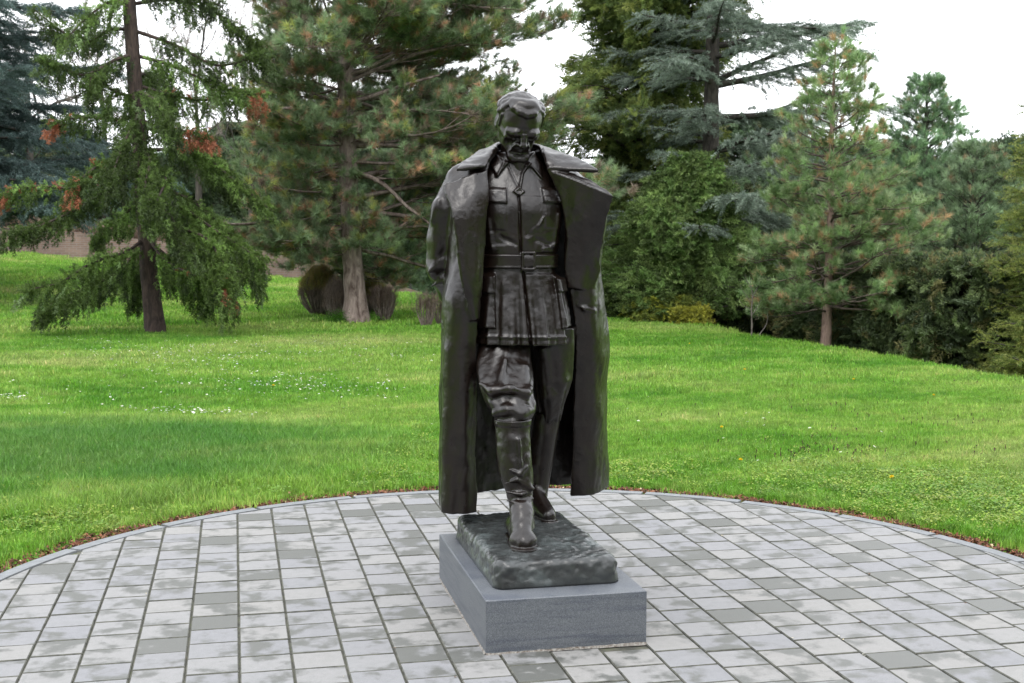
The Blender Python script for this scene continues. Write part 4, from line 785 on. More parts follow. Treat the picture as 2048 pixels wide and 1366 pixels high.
# --- head and neck
def build_head():
    S = np.array([1.21, 1.06, 1.05]); c = np.array([xof(1038, 5.42, 2.108), 5.42, 2.108]); a = math.radians(33); ca, sa = math.cos(a), math.sin(a)
    H = Field((-.125, -.165, -.185), (.125, .15, .155), 0.0028)
    e = H.ell; q = H.cone
    e((0, .012, .035), (.079, .100, .094)); e((0, -.012, .02), (.070, .090, .088), .02)
    e((0, -.028, -.045), (.060, .068, .078), .02); q((-.018, -.082, -.118), (.018, -.082, -.118), .020, k=.02)
    for s in (-1, 1):
        q((s * .048, .0, -.065), (s * .020, -.072, -.112), .017, .016, .025)          # jaw line
        q((s * .046, -.066, -.024), (s * .060, -.025, -.012), .018, .012, .018)       # cheekbone
        e((s * .033, -.108, -.012), (.020, .020, .0135), .012, True)                  # eye socket
        e((s * .032, -.0825, -.014), (.015, .013, .011), .003)
        H.path([(s * .018, -.091, -.006), (s * .032, -.0955, -.004), (s * .046, -.086, -.010)], [.003, .0042, .003], .005)   # lid
        H.path([(s * .018, -.089, -.022), (s * .032, -.0915, -.026), (s * .046, -.083, -.021)], [.002, .003, .002], .006)
        H.path([(s * .010, -.096, .002), (s * .032, -.099, .009), (s * .056, -.078, .004)], [.010, .0105, .008], .018)     # brow
        H.path([(s * .021, -.100, -.046), (s * .031, -.090, -.062), (s * .033, -.080, -.082)], [.006, .0055, .004], .014)  # fold by the mouth
        H.path([(s * .022, -.105, -.056), (s * .029, -.094, -.070)], [.002, .002], .007, True)
        q((s * .066, .004, .004), (s * .050, -.008, -.062), .013, .012, .028)
        e((s * .048, -.075, -.060), (.014, .022, .022), .018, True)                  # hollow cheek
        q((s * .0125, -.108, -.043), (s * .0155, -.103, -.041), .0080, k=.008)         # nostril wing
        e((s * .0765, .022, -.008), (.0105, .019, .030), .008); e((s * .087, .016, -.005), (.005, .010, .017), .004, True)
    H.path([(0, -.099, .010), (0, -.110, -.014), (0, -.125, -.036)], [.0085, .0090, .0115], .010)
    q((0, -.121, -.042), (0, -.104, -.048), .010, .008, .008)
    q((-.005, -.1085, .012), (-.006, -.105, .030), .0022, k=.006, cut=True); q((.006, -.1085, .012), (.007, -.105, .030), .0022, k=.006, cut=True)
    e((0, -.084, -.066), (.024, .015, .015), .014)
    H.path([(-.022, -.084, -.082), (0, -.0955, -.0775), (.022, -.084, -.082)], [.003, .0045, .003], .007)
    H.path([(-.019, -.083, -.090), (0, -.0935, -.0915), (.019, -.083, -.090)], [.003, .0055, .003], .008)
    H.path([(-.024, -.089, -.0865), (0, -.1005, -.0845), (.024, -.089, -.0865)], [.0014, .0018, .0014], .004, True)
    q((-.012, -.098, -.102), (.012, -.098, -.102), .0045, k=.010, cut=True)
    # hair: combed back from a high brow in shallow locks, a heavy roll along the hairline
    e((0, .022, .048), (.083, .098, .073), .008)
    rng = random.Random(4)
    def on(al, be, k=1.0): return (.083 * k * math.sin(al), .022 - .098 * k * math.cos(al) * math.cos(be), .048 + .073 * k * math.cos(al) * math.sin(be))
    for i in range(26):
        al = -1.25 + 2.5 * i / 25; amp = .0062 if i % 2 else .0040
        H.path([on(al + .16 * math.sin(3.6 * t + i * .55), math.radians(36 + 104 * t), .985) for t in (0, .2, .4, .6, .8, 1.0)], [amp * .6, amp * 1.2, amp, amp * 1.15, amp, amp * .6], .007)
    H.path([on(a_, math.radians(b_), k_) for a_, b_, k_ in ((-.66, 56, 1.02), (-.46, 42, 1.10), (-.22, 31, 1.16), (.02, 25, 1.18), (.26, 28, 1.17), (.48, 42, 1.10), (.66, 56, 1.02))], [.010, .013, .0145, .0150, .0145, .013, .010], .007)
    H.path([on(a_, math.radians(b_), .99) for a_, b_ in ((-.50, 66), (-.22, 54), (.04, 48), (.30, 52), (.55, 64))], [.011, .019, .021, .019, .011], .018)
    H.path([on(a_, math.radians(b_), .99) for a_, b_ in ((-1.25, 26), (-1.02, 42), (-.80, 54), (-.62, 66))], [.008, .0095, .0095, .007], .008)
    H.path([on(a_, math.radians(b_), 1.06) for a_, b_ in ((-.90, 38), (-.72, 46), (-.60, 56))], [.0020, .0030, .0015], .006, True)
    for a0_, a1_, b0_, b1_ in ((.80, 1.12, 40, 20), (.92, 1.22, 60, 34), (1.0, 1.30, 84, 52), (1.12, 1.34, 24, -6), (-1.30, -1.42, 40, -4)):
        H.path([on(a0_, math.radians(b0_), .99), on((a0_ + a1_) / 2 + .05, math.radians((b0_ + b1_) / 2), 1.0), on(a1_, math.radians(b1_), .98)], [.009, .0105, .007], .006)
    for a_, b_, r in ((1.15, 60, .010), (1.3, 85, .010), (1.1, 100, .010), (1.35, 130, .010), (-1.3, 90, .009)): e(on(a_, math.radians(b_), .99), (r, r * 1.2, r), .008)
    for s in (-1, 1):
        for j in range(4): q((s * (.077 - .001 * j), -.028 + .016 * j, .052 - .004 * j), (s * .0795, -.020 + .02 * j, -.002 - .004 * j), .0065, .004, .005)
    me = H.mesh('head', ((0.02, 0.0010, 3),))
    co = np.empty(len(me.vertices) * 3, np.float32); me.vertices.foreach_get('co', co); P = co.reshape(-1, 3) * S
    w = math.radians(-2.5); P = P @ np.array([[math.cos(w), 0, math.sin(w)], [0, 1, 0], [-math.sin(w), 0, math.cos(w)]])
    Q = P.copy(); Q[:, 1] = P[:, 1] * ca + P[:, 2] * sa * -1; Q[:, 2] = P[:, 2] * ca + P[:, 1] * sa
    Q[:, 1] = P[:, 1] * ca - P[:, 2] * sa; Q[:, 2] = P[:, 1] * sa + P[:, 2] * ca
    tw = math.radians(1); x = Q[:, 0] * math.cos(tw) - Q[:, 1] * math.sin(tw); y = Q[:, 0] * math.sin(tw) + Q[:, 1] * math.cos(tw); Q[:, 0] = x; Q[:, 1] = y
    Q += c; me.vertices.foreach_set('co', Q.astype(np.float32).ravel()); me.update()
    return me
head = link('head', build_head(), BRONZE, statue)
def build_neck():
    N = Field((BX - .12, BY - .2, 1.86), (BX + .12, BY + .12, 2.14), .005)
    N.cone((BX, BY + .03, 1.88), (BX - .01, BY - .03, 2.07), .072, .062); N.cone((BX, BY - .05, 1.90), (BX, BY - .07, 2.03), .04, .035, .03)
    return N.mesh('neck', ROUGH)
link('neck', build_neck(), BRONZE, head)

# --- tunic with collar, pockets, placket and flared skirt
TF = 5.37
def tx(u, v, Y=TF):
    p = at(u, v, Y); return (p[0], p[2])
def poly(pts, Y=TF): return [tx(u, v, Y) for u, v in pts]
def build_tunic():
    T = Field((BX - .27, BY - .24, 1.12), (BX + .27, BY + .2, 2.04), .0042)
    def folds(a, Z):
        s = np.clip((1.475 - Z) / .33, 0, 1)
        return (s * (0.0075 * np.sin(a * 13 + 1.2 + 1.5 * Z) + .005 * np.sin(a * 23 + 2)) + .004 * np.sin(a * 5 + 14 * Z) * np.clip((Z - 1.5) * 10, 0, 1) * np.clip((1.72 - Z) * 8, 0, 1)).astype(np.float32)
    c = BX
    T.stack([(1.135, c + .006, BY - .025, .214, .168), (1.22, c + .006, BY - .018, .208, .160), (1.32, c + .004, BY - .012, .195, .147), (1.40, c, BY - .01, .182, .136), (1.46, c, BY - .01, .174, .130),
             (1.49, c, BY - .01, .172, .128), (1.54, c, BY - .01, .176, .132), (1.62, c, BY - .008, .188, .140), (1.72, c, BY - .01, .203, .148), (1.80, c, BY, .205, .140), (1.87, c, BY + .01, .195, .115), (1.92, c, BY + .015, .150, .098), (1.96, c, BY + .01, .100, .085), (1.985, c - .002, BY + .0, .083, .078)],
            .01, folds, 2.25)
    y0, y1 = 5.20, 5.50
    # drapery above the belt and across the chest
    for u0, v0, u1, v1, h, w in ((982, 468, 1024, 476, .004, .014), (1052, 480, 1110, 462, .0035, .014), (978, 496, 1022, 492, .003, .010), (1062, 462, 1082, 446, .004, .008), (1088, 499, 1120, 486, .006, .010),
                                 (975, 440, 985, 495, .006, .012), (1120, 430, 1110, 492, .007, .014), (1075, 452, 1084, 436, .008, .005)):
        T.line([tx(u0, v0), tx(u1, v1)], h, w, y0, y1)
    for u0, v0, u1, v1, h, w in ((1000, 472, 1030, 488, -.007, .010), (1070, 478, 1100, 490, -.006, .010)): T.line([tx(u0, v0), tx(u1, v1)], h, w, y0, y1)
    T.emboss(poly([(1037, 392), (1180, 392), (1180, 505), (1043, 505)]), .005, .0025, y0, y1)                 # overlap of the front
    T.line([tx(1036, 392), tx(1037, 440), tx(1040, 505)], -.012, .0042, y0, y1)
    T.emboss(poly([(1048, 548), (1190, 548), (1190, 690), (1057, 690)]), .006, .0025, y0, y1)
    T.line([tx(1046, 545), tx(1050, 600), tx(1056, 690)], -.018, .005, y0, y1)
    for P_, fl in ((((974, 378), (1011, 379), (1011, 460), (975, 458)), ((972, 375), (1013, 376), (1012, 407), (972, 404))),
                   (((1086, 379), (1128, 378), (1130, 458), (1088, 456)), ((1083, 376), (1131, 374), (1137, 408), (1085, 405)))):
        T.emboss(poly(P_), .004, .003, y0, y1); T.emboss(poly(fl), .011, .0025, y0, y1)
    for P_, fl in ((((960, 552), (989, 551), (988, 655), (957, 655)), ((959, 548), (991, 547), (989, 587), (957, 586))),
                   (((1113, 556), (1140, 556), (1150, 654), (1122, 656)), ((1110, 552), (1140, 552), (1145, 584), (1115, 584)))):
        T.emboss(poly(P_), .016, .004, y0, 5.56); T.emboss(poly(fl), .009, .003, y0, 5.56)
        T.line([tx(*P_[1]), tx(*P_[2])], .007, .004, y0, 5.56); T.line([tx(*P_[2]), tx(*P_[3])], .005, .004, y0, 5.56)
    T.line([tx(950, 672), tx(1160, 674)], .006, .006, y0, 5.6)
    # open shirt collar
    T.emboss(poly([(998, 296), (1012, 320), (1023, 323), (998, 354), (986, 326)]), .013, .003, 5.25, 5.5)
    T.emboss(poly([(1076, 300), (1062, 314), (1052, 330), (1070, 336), (1087, 358), (1089, 325)]), .013, .003, 5.25, 5.5)
    T.line([tx(1016, 318), tx(996, 353)], .006, .0035, 5.2, 5.5); T.line([tx(1066, 330), tx(1087, 357)], .006, .0035, 5.2, 5.5)
    T.line([tx(1064, 325), tx(1048, 345), tx(1040, 374)], .014, .005, 5.2, 5.5); T.line([tx(1022, 330), tx(1036, 372)], -.006, .004, 5.2, 5.5)
    T.emboss(poly([(1037, 373), (1049, 383), (1037, 393), (1025, 383)]), .012, .002, 5.2, 5.5)               # small diamond badge at the throat
    T.emboss(poly([(1037, 378), (1043, 383), (1037, 388), (1031, 383)]), -.006, .0015, 5.2, 5.5)
    return T.mesh('tunic', ROUGH)
tunic = link('tunic', build_tunic(), BRONZE, statue)
def build_belt():
    B = Field((BX - .24, BY - .2, 1.44), (BX + .24, BY + .18, 1.57), .0036)
    z0, z1 = tx(1050, 537)[1], tx(1050, 509)[1]
    B.stack([(z0, BX, BY - .01, .1835, .1395), ((z0 + z1) / 2, BX, BY - .01, .186, .1415), (z1, BX, BY - .01, .1865, .1425)], .002, None, 2.25)
    for z in (z0 + .006, z1 - .006): B.line([(BX - .22, z), (BX + .22, z)], .003, .0035, 5.2, 5.7)
    return B.mesh('belt', ((0.03, .0012, 5),))
belt = link('belt', build_belt(), BRONZE, statue)
def build_buckle():
    p = at(1057, 522, 5.345); B = Field(p - .06, p + .06, .0028); w, h = .027, .036
    for a_, b_ in (((-w, h), (w, h)), ((w, h), (w, -h)), ((w, -h), (-w, -h)), ((-w, -h), (-w, h))):
        B.cone(p + (a_[0], 0, a_[1]), p + (b_[0], 0, b_[1]), .0062, k=.004)
    B.cone(p + (-w * .3, .004, 0), p + (w * .6, .002, 0), .018, .016, .004, sq=(1, 2.6, .62))
    return B.mesh('buckle')
link('buckle', build_buckle(), BRONZE, belt)

# --- breeches
def build_breeches():
    L = Field((.95, 4.98, .70), (1.56, 5.72, 1.24), .0045)
    X = xof
    f1 = [(.80, X(1027, 5.17, .80), 5.185, .060, .068), (.85, X(1028, 5.19, .85), 5.20, .090, .086), (.89, X(1022, 5.2, .89), 5.21, .106, .097), (.935, X(1014, 5.24, .935), 5.25, .112, .104), (.99, X(1010, 5.31, .99), 5.315, .120, .104),
          (1.07, X(1009, 5.38, 1.07), 5.40, .122, .098), (1.15, X(1012, 5.44, 1.15), 5.45, .112, .088), (1.23, X(1016, 5.47, 1.2), 5.48, .105, .08)]
    L.stack(f1, .012, lambda a, Z: (.004 * np.sin(a * 5 + 9 * Z) + .002 * np.sin(a * 11 - 22 * Z)).astype(np.float32))
    f2 = [(.76, X(1098, 5.56, .76), 5.56, .048, .055), (.84, X(1100, 5.54, .84), 5.54, .060, .07), (.92, X(1104, 5.52, .92), 5.52, .078, .085), (1.0, X(1106, 5.5, 1.0), 5.51, .092, .098), (1.1, X(1106, 5.49, 1.1), 5.50, .10, .11), (1.2, X(1105, 5.49, 1.2), 5.49, .105, .115)]
    L.stack(f2, .012, lambda a, Z: (.006 * np.sin(a * 7 + 12 * Z)).astype(np.float32))
    A = lambda u, v, Y: at(u, v, Y)
    # the overhanging fold above the knee and the creases round it
    L.path([A(962, 768, 5.22), A(985, 782, 5.16), A(1020, 778, 5.13), A(1052, 786, 5.15), A(1062, 776, 5.2)], [.012, .017, .015, .016, .010], .030)
    L.path([A(975, 806, 5.15), A(1000, 812, 5.105), A(1040, 803, 5.105), A(1066, 815, 5.15)], [.005, .008, .007, .005], .012, True)
    L.path([A(988, 828, 5.15), A(1015, 820, 5.115), A(1042, 830, 5.115), A(1058, 822, 5.15)], [.010, .015, .014, .010], .030)
    L.path([A(996, 848, 5.15), A(1025, 845, 5.115), A(1052, 846, 5.15)], [.010, .013, .010], .025)
    L.path([A(1000, 770, 5.19), A(1010, 720, 5.27)], [.012, .008], .05)
    L.path([A(970, 725, 5.25), A(985, 760, 5.18)], [.006, .005], .03, True)
    L.path([A(1050, 735, 5.28), A(1046, 775, 5.21)], [.012, .010], .05)
    L.path([A(1088, 700, 5.40), A(1098, 790, 5.45), A(1100, 830, 5.49)], [.016, .018, .012], .05)
    L.path([A(1128, 690, 5.41), A(1120, 760, 5.45), A(1110, 810, 5.50)], [.016, .018, .012], .05)
    return L.mesh('breeches', ((0.08, 0.003, 1), (0.02, 0.0013, 2)))
link('breeches', build_breeches(), BRONZE, statue)
# --- boots
def build_boot_front():
    X = xof; B = Field((1.0, 4.82, .30), (1.34, 5.36, .90), .0042); A = at
    t = [(.375, X(1044, 5.10, .375), 5.095, .052, .078), (.42, X(1043, 5.12, .42), 5.115, .050, .062), (.46, X(1042, 5.13, .46), 5.125, .052, .060), (.50, X(1040, 5.13, .5), 5.13, .054, .062), (.56, X(1036, 5.13, .56), 5.14, .067, .072),
         (.64, X(1031, 5.14, .64), 5.15, .074, .078), (.72, X(1028, 5.15, .72), 5.16, .075, .079), (.80, X(1026, 5.16, .80), 5.17, .075, .078), (.828, X(1026, 5.16, .828), 5.17, .076, .079)]
    B.stack(t, .01)
    B.stack([(.806, X(1026, 5.16, .8), 5.17, .0785, .082), (.832, X(1026, 5.16, .83), 5.17, .0795, .0825)], .003)
    # foot: instep, toe, heel, sole
    heel = np.array([X(1036, 5.14, .33), 5.17, .352]); toe = np.array([X(1049, 4.94, .33), 4.945, .345]); mid = (heel + toe) / 2
    B.path([heel + (0, 0, .02), mid + (0, 0.02, .022), toe], [.046, .046, .038], .015)
    B.cone(at(1043, 1022, 5.075), toe + (0, .035, .016), .053, .043, .02)
    B.path([toe + (-.018, .03, .002), toe + (.018, .02, .002)], [.040, .040], .014)
    sl, Xg, Yg, Zg = B.sub((1.0, 4.82, .30), (1.34, 5.36, .33), 0)
    for w_, z0, z1 in ((.0, .305, .332),):
        d = None
        for a_, b_, r_ in ((heel, mid, .047), (mid, toe, .056), (toe, toe + (0, -.014, 0), .058)):
            ab = (b_ - a_)[:2]; tt = np.clip(((Xg - a_[0]) * ab[0] + (Yg - a_[1]) * ab[1]) / (ab @ ab), 0, 1)
            q = np.sqrt((Xg - a_[0] - tt * ab[0]) ** 2 + (Yg - a_[1] - tt * ab[1]) ** 2) - r_; d = q if d is None else np.minimum(d, q)
        B.put(sl, np.maximum(d, Zg - .330).astype(np.float32) + 0 * Zg, .003)
    # creases of the soft leather
    for pts, r, cut in (([A(1012, 968, 5.07), A(1035, 960, 5.055), A(1062, 975, 5.08)], .006, False), ([A(1014, 985, 5.07), A(1045, 990, 5.05), A(1068, 978, 5.08)], .008, False),
                        ([A(1014, 976, 5.065), A(1040, 976, 5.05), A(1062, 984, 5.07)], .005, True), ([A(1015, 1002, 5.06), A(1042, 1008, 5.05), A(1068, 998, 5.08)], .007, False),
                        ([A(1014, 995, 5.06), A(1045, 999, 5.045), A(1066, 990, 5.07)], .004, True), ([A(1020, 940, 5.06), A(1040, 950, 5.055), A(1055, 935, 5.07)], .006, False),
                        ([A(1038, 880, 5.075), A(1044, 950, 5.06)], .006, False)):
        B.path([q_ + np.array([0, .009, 0]) for q_ in pts], [r * .62] * len(pts), .016, cut)
    return B.mesh('boot', ((0.05, 0.0028, 6), (0.02, 0.0016, 7)))
link('boot', build_boot_front(), BRONZE, statue)
def build_boot_rear():
    B = Field((1.18, 5.24, .30), (1.52, 5.80, .86), .0045); A = at; X = xof
    t = [(.36, X(1073, 5.60, .36), 5.60, .046, .062), (.42, X(1077, 5.61, .42), 5.61, .045, .055), (.50, X(1080, 5.61, .5), 5.61, .050, .058), (.60, X(1085, 5.60, .6), 5.60, .058, .066), (.70, X(1090, 5.58, .7), 5.58, .062, .070), (.80, X(1096, 5.57, .8), 5.56, .060, .068)]
    B.stack(t, .01)
    heel = np.array([X(1066, 5.62, .33), 5.63, .35]); toe = np.array([X(1098, 5.41, .33), 5.42, .342])
    B.path([heel, (heel + toe) / 2 + (0, 0, .012), toe], [.042, .043, .034], .015); B.cone((heel + toe) / 2 + (-.01, .05, .06), toe + (0, .03, .01), .042, .034, .02)
    sl, Xg, Yg, Zg = B.sub((1.18, 5.24, .30), (1.52, 5.80, .33), 0); ab = (toe - heel)[:2]
    tt = np.clip(((Xg - heel[0]) * ab[0] + (Yg - heel[1]) * ab[1]) / (ab @ ab), 0, 1.06); q = np.sqrt((Xg - heel[0] - tt * ab[0]) ** 2 + (Yg - heel[1] - tt * ab[1]) ** 2) - .041
    B.put(sl, np.maximum(q, Zg - .327).astype(np.float32), .003)
    for v in (985, 1000, 1014): B.path([A(1064, v, 5.55), A(1080, v + 4, 5.54), A(1092, v - 2, 5.57)], [.005] * 3, .007, v == 1000)
    return B.mesh('boot', ((0.05, 0.0028, 8),))
link('boot', build_boot_rear(), BRONZE, statue)

# --- greatcoat: a lofted shell with sleeves, lapels and a wide turned collar, fused into one cast
def grid_shell(G, th):
    """G (n,m,3) surface points -> closed shell of thickness th"""
    n, m, _ = G.shape; idx = np.arange(n * m).reshape(n, m); Q = np.stack([idx[:-1, :-1], idx[:-1, 1:], idx[1:, 1:], idx[1:, :-1]], -1).reshape(-1, 4)
    V = G.reshape(-1, 3); N = normals_of(V, Q); A = V + N * th / 2; B = V - N * th / 2; k = n * m
    rim = np.concatenate([idx[0, :], idx[1:, -1], idx[-1, -2::-1], idx[-2:0:-1, 0]]); r2 = np.roll(rim, -1)
    return np.concatenate([A, B]), np.concatenate([Q, Q[:, ::-1] + k, np.stack([r2, rim, rim + k, r2 + k], 1)])
def build_coat():
    S = [(2.005, [(993, 5.45), (990, 5.47), (987, 5.50), (988, 5.53), (1005, 5.58), (1038, 5.60), (1065, 5.58), (1080, 5.54), (1084, 5.50), (1083, 5.47), (1081, 5.45)]),
         (1.955, [(984, 5.42), (972, 5.43), (958, 5.46), (950, 5.50), (968, 5.57), (1038, 5.62), (1085, 5.59), (1112, 5.55), (1122, 5.50), (1110, 5.46), (1092, 5.43)]),
         (1.90, [(977, 5.40), (955, 5.41), (925, 5.45), (903, 5.50), (935, 5.61), (1036, 5.66), (1100, 5.63), (1135, 5.57), (1152, 5.50), (1135, 5.43), (1105, 5.40)]),
         (1.82, [(973, 5.345), (945, 5.37), (912, 5.42), (897, 5.50), (925, 5.66), (1036, 5.71), (1115, 5.69), (1162, 5.61), (1183, 5.50), (1165, 5.42), (1122, 5.39)]),
         (1.71, [(971, 5.33), (942, 5.36), (915, 5.41), (898, 5.50), (925, 5.68), (1036, 5.74), (1120, 5.72), (1178, 5.64), (1208, 5.50), (1187, 5.40), (1134, 5.40)]),
         (1.51, [(967, 5.335), (938, 5.35), (916, 5.40), (900, 5.50), (930, 5.69), (1036, 5.75), (1112, 5.74), (1170, 5.68), (1197, 5.56), (1176, 5.45), (1130, 5.46)]),
         (1.33, [(958, 5.35), (926, 5.33), (898, 5.39), (893, 5.53), (930, 5.72), (1036, 5.78), (1112, 5.77), (1178, 5.71), (1203, 5.58), (1180, 5.47), (1142, 5.48)]),
         (1.15, [(952, 5.37), (922, 5.35), (894, 5.41), (892, 5.56), (930, 5.76), (1036, 5.81), (1115, 5.82), (1190, 5.77), (1214, 5.64), (1186, 5.50), (1150, 5.50)]),
         (.885, [(951, 5.41), (920, 5.38), (890, 5.44), (890, 5.60), (935, 5.80), (1036, 5.87), (1120, 5.89), (1190, 5.87), (1210, 5.74), (1182, 5.59), (1147, 5.58)]),
         (.66, [(952, 5.43), (920, 5.40), (888, 5.45), (890, 5.62), (938, 5.83), (1036, 5.91), (1120, 5.94), (1192, 5.93), (1209, 5.80), (1180, 5.65), (1145, 5.65)]),
         (.50, [(952, 5.43), (920, 5.41), (888, 5.46), (890, 5.63), (942, 5.84), (1038, 5.93), (1122, 5.96), (1194, 5.97), (1213, 5.84), (1178, 5.67), (1143, 5.68)]),
         (.375, [(952, 5.43), (920, 5.41), (887, 5.46), (890, 5.63), (945, 5.84), (1040, 5.93), (1125, 5.96), (1196, 5.98), (1214, 5.86), (1178, 5.68), (1142, 5.70)])]
    rows = np.array([[(xof(u, y, z), y, z) for u, y in pts] for z, pts in S])
    G1 = np.stack([catmull(r, 90) for r in rows]); zz = np.linspace(0, len(S) - 1, 130)
    G = np.stack([np.stack([spl(zz, np.arange(len(S)), G1[:, j, k]) for k in range(3)], -1) for j in range(90)], 1)
    # long hanging folds in back and sides, rough modelling everywhere
    tt = np.linspace(0, 1, 90)[None, :]; zg = G[:, :, 2]; low = np.clip((1.4 - zg) / .8, 0, 1)
    Nn = np.cross(np.gradient(G, axis=0), np.gradient(G, axis=1)); Nn /= np.linalg.norm(Nn, axis=2, keepdims=True) + 1e-9
    G += Nn * (low * (.020 * np.sin(tt * 34) * np.exp(-((tt - .5) / .28) ** 2) + .005 * np.sin(tt * 55 + 1)))[:, :, None]
    parts = [grid_shell(G, .028)]
    def flap(A_, B_, bulge, th, n=36, m=24, curl=0):
        a = catmull([at(*p) for p in A_], n); b = catmull([at(*p) for p in B_], n); s = np.linspace(0, 1, m)[None, :, None]
        g = a[:, None] * (1 - s) + b[:, None] * s; g[:, :, 1] -= bulge * np.sin(np.pi * s[:, :, 0]); g[:, :, 2] += curl * s[:, :, 0] ** 2
        return grid_shell(g, th)
    parts.append(flap([(974, 341, 5.34), (973, 400, 5.31), (969, 500, 5.31), (962, 570, 5.32), (954, 640, 5.34)], [(887, 371, 5.36), (902, 425, 5.27), (914, 500, 5.27), (924, 570, 5.28), (942, 640, 5.33)], .020, .020))
    parts.append(flap([(1094, 337, 5.37), (1122, 400, 5.36), (1134, 470, 5.39), (1130, 530, 5.44), (1136, 575, 5.46)], [(1230, 392, 5.24), (1214, 440, 5.30), (1203, 500, 5.40), (1197, 545, 5.46), (1180, 580, 5.47)], .020, .022))
    # upper edge of the right lapel runs up to the shoulder
    parts.append(flap([(1094, 337, 5.37), (1110, 365, 5.36), (1122, 400, 5.36)], [(1150, 352, 5.36), (1196, 369, 5.29), (1230, 392, 5.24)], .004, .020))
    # collar
    parts.append(flap([(973, 334, 5.345), (990, 300, 5.43), (1003, 285, 5.53), (1038, 280, 5.57), (1073, 290, 5.53), (1084, 305, 5.43), (1096, 338, 5.355)],
                      [(911, 340, 5.31), (936, 320, 5.44), (966, 303, 5.58), (1038, 298, 5.64), (1098, 300, 5.58), (1147, 316, 5.43), (1198, 343, 5.29)], -.004, .016, 70, 24))
    # sleeves
    C = Field((.80, 5.25, 1.18), (1.72, 5.86, 1.98), .006); A = at
    C.path([A(912, 372, 5.50), A(890, 420, 5.50), A(884, 480, 5.53), A(884, 535, 5.56), A(903, 585, 5.68), A(940, 600, 5.76)], [.058, .064, .064, .066, .056, .05], .012)
    for pts, r, cut in (([A(855, 545, 5.50), A(880, 520, 5.49), A(905, 512, 5.49)], .007, False), ([A(857, 562, 5.51), A(880, 548, 5.49), A(903, 535, 5.49)], .008, True),
                        ([A(862, 572, 5.53), A(885, 562, 5.51), A(905, 548, 5.5)], .007, False), ([A(866, 520, 5.47), A(900, 500, 5.46)], .007, True),
                        ([A(862, 440, 5.46), A(875, 400, 5.45)], .008, False)): C.path([q_ + np.array([.006, .012, 0]) for q_ in pts], [r] * len(pts), .022, cut)
    C.path([A(1146, 384, 5.52), A(1172, 450, 5.53), A(1172, 530, 5.57), A(1172, 590, 5.54), A(1168, 625, 5.52)], [.058, .058, .056, .048, .036], .03)
    C.path([A(1150, 606, 5.47), A(1170, 618, 5.455), A(1190, 622, 5.47)], [.008, .012, .008], .012)
    cm = C.mesh('s'); cv = np.empty(len(cm.vertices) * 3, np.float32); cm.vertices.foreach_get('co', cv); cf = np.empty(len(cm.polygons) * 4, np.int32); cm.loops.foreach_get('vertex_index', cf)
    parts.append((cv.reshape(-1, 3), cf.reshape(-1, 4))); bpy.data.meshes.remove(cm)
    V = []; Q = []; k = 0
    for v, q in parts: V.append(v); Q.append(q + k); k += len(v)
    me = np_mesh('greatcoat', np.concatenate(V), np.concatenate(Q)); o = bpy.data.objects.new('tmp', me); COL.objects.link(o)
    r = o.modifiers.new('r', 'REMESH'); r.mode = 'VOXEL'; r.voxel_size = .0058; r.use_smooth_shade = True
    s = o.modifiers.new('s', 'SMOOTH'); s.factor = .5; s.iterations = 4
    dg = bpy.context.evaluated_depsgraph_get(); out = bpy.data.meshes.new_from_object(o.evaluated_get(dg)); bpy.data.objects.remove(o); bpy.data.meshes.remove(me)
    n = len(out.vertices); co = np.empty(n * 3, np.float32); no = np.empty(n * 3, np.float32); out.vertices.foreach_get('co', co); out.vertices.foreach_get('normal', no)
    P = co.reshape(-1, 3).astype(float); N = no.reshape(-1, 3)
    stretch = P * np.array([1, 1, .6])
    P = P + N * (vnoise(P * np.array([1, 1, .18]), .030, 15) * .0022 + vnoise(stretch, .09, 11) * .006 + vnoise(stretch, .035, 12) * .0035 + vnoise(P, .014, 13) * .0008)[:, None]
    out.vertices.foreach_set('co', P.astype(np.float32).ravel()); out.polygons.foreach_set('use_smooth', np.ones(len(out.polygons), bool)); out.update(); out.name = 'greatcoat'
    return out
link('greatcoat', build_coat(), BRONZE, statue)

# --- the rough bronze slab the figure stands on
def build_slab():
    x0, x1, ya, yb, z0, z1 = .985, 1.512, 4.73, 5.665, .212, .318; r = .028; R = .05
    F_ = Field((.94, 4.68, .20), (1.56, 5.71, .36), .006)
    sl, X, Y, Z = F_.sub((.94, 4.68, .20), (1.56, 5.71, .36), 0)
    cx, cy = (x0 + x1) / 2, (ya + yb) / 2; taper = (Z - z0) * .12
    qx = np.abs(X - cx) - ((x1 - x0) / 2 - R - taper); qy = np.abs(Y - cy) - ((yb - ya) / 2 - R - taper)
    d2 = np.sqrt(np.maximum(qx, 0) ** 2 + np.maximum(qy, 0) ** 2) + np.minimum(np.maximum(qx, qy), 0) - R
    a = d2 + r; b = Z - (z1 - r) - .010 * np.exp(-((X - cx) / .2) ** 2 - ((Y - 5.2) / .4) ** 2)
    d = np.sqrt(np.maximum(a, 0) ** 2 + np.maximum(b, 0) ** 2) + np.minimum(np.maximum(a, b), 0) - r
    F_.put(sl, np.maximum(d, z0 - Z).astype(np.float32), .001)
    me = F_.mesh('base_slab'); n = len(me.vertices); co = np.empty(n * 3, np.float32); me.vertices.foreach_get('co', co); P = co.reshape(-1, 3).astype(float)
    Q = np.empty(len(me.polygons) * 4, np.int32); me.loops.foreach_get('vertex_index', Q); N = normals_of(P, Q.reshape(-1, 4)); up_ = np.clip((P[:, 2] - .222) * 30, 0, 1)
    P = P + N * ((vnoise(P * (1, .6, 1.6), .08, 21) * .008 + vnoise(P * (1, 2, 1.5), .03, 22) * .0045 + vnoise(P, .013, 23) * .0018) * up_)[:, None]
    me.vertices.foreach_set('co', P.astype(np.float32).ravel()); me.update(); return me
link('base_slab', build_slab(), SLAB, statue)

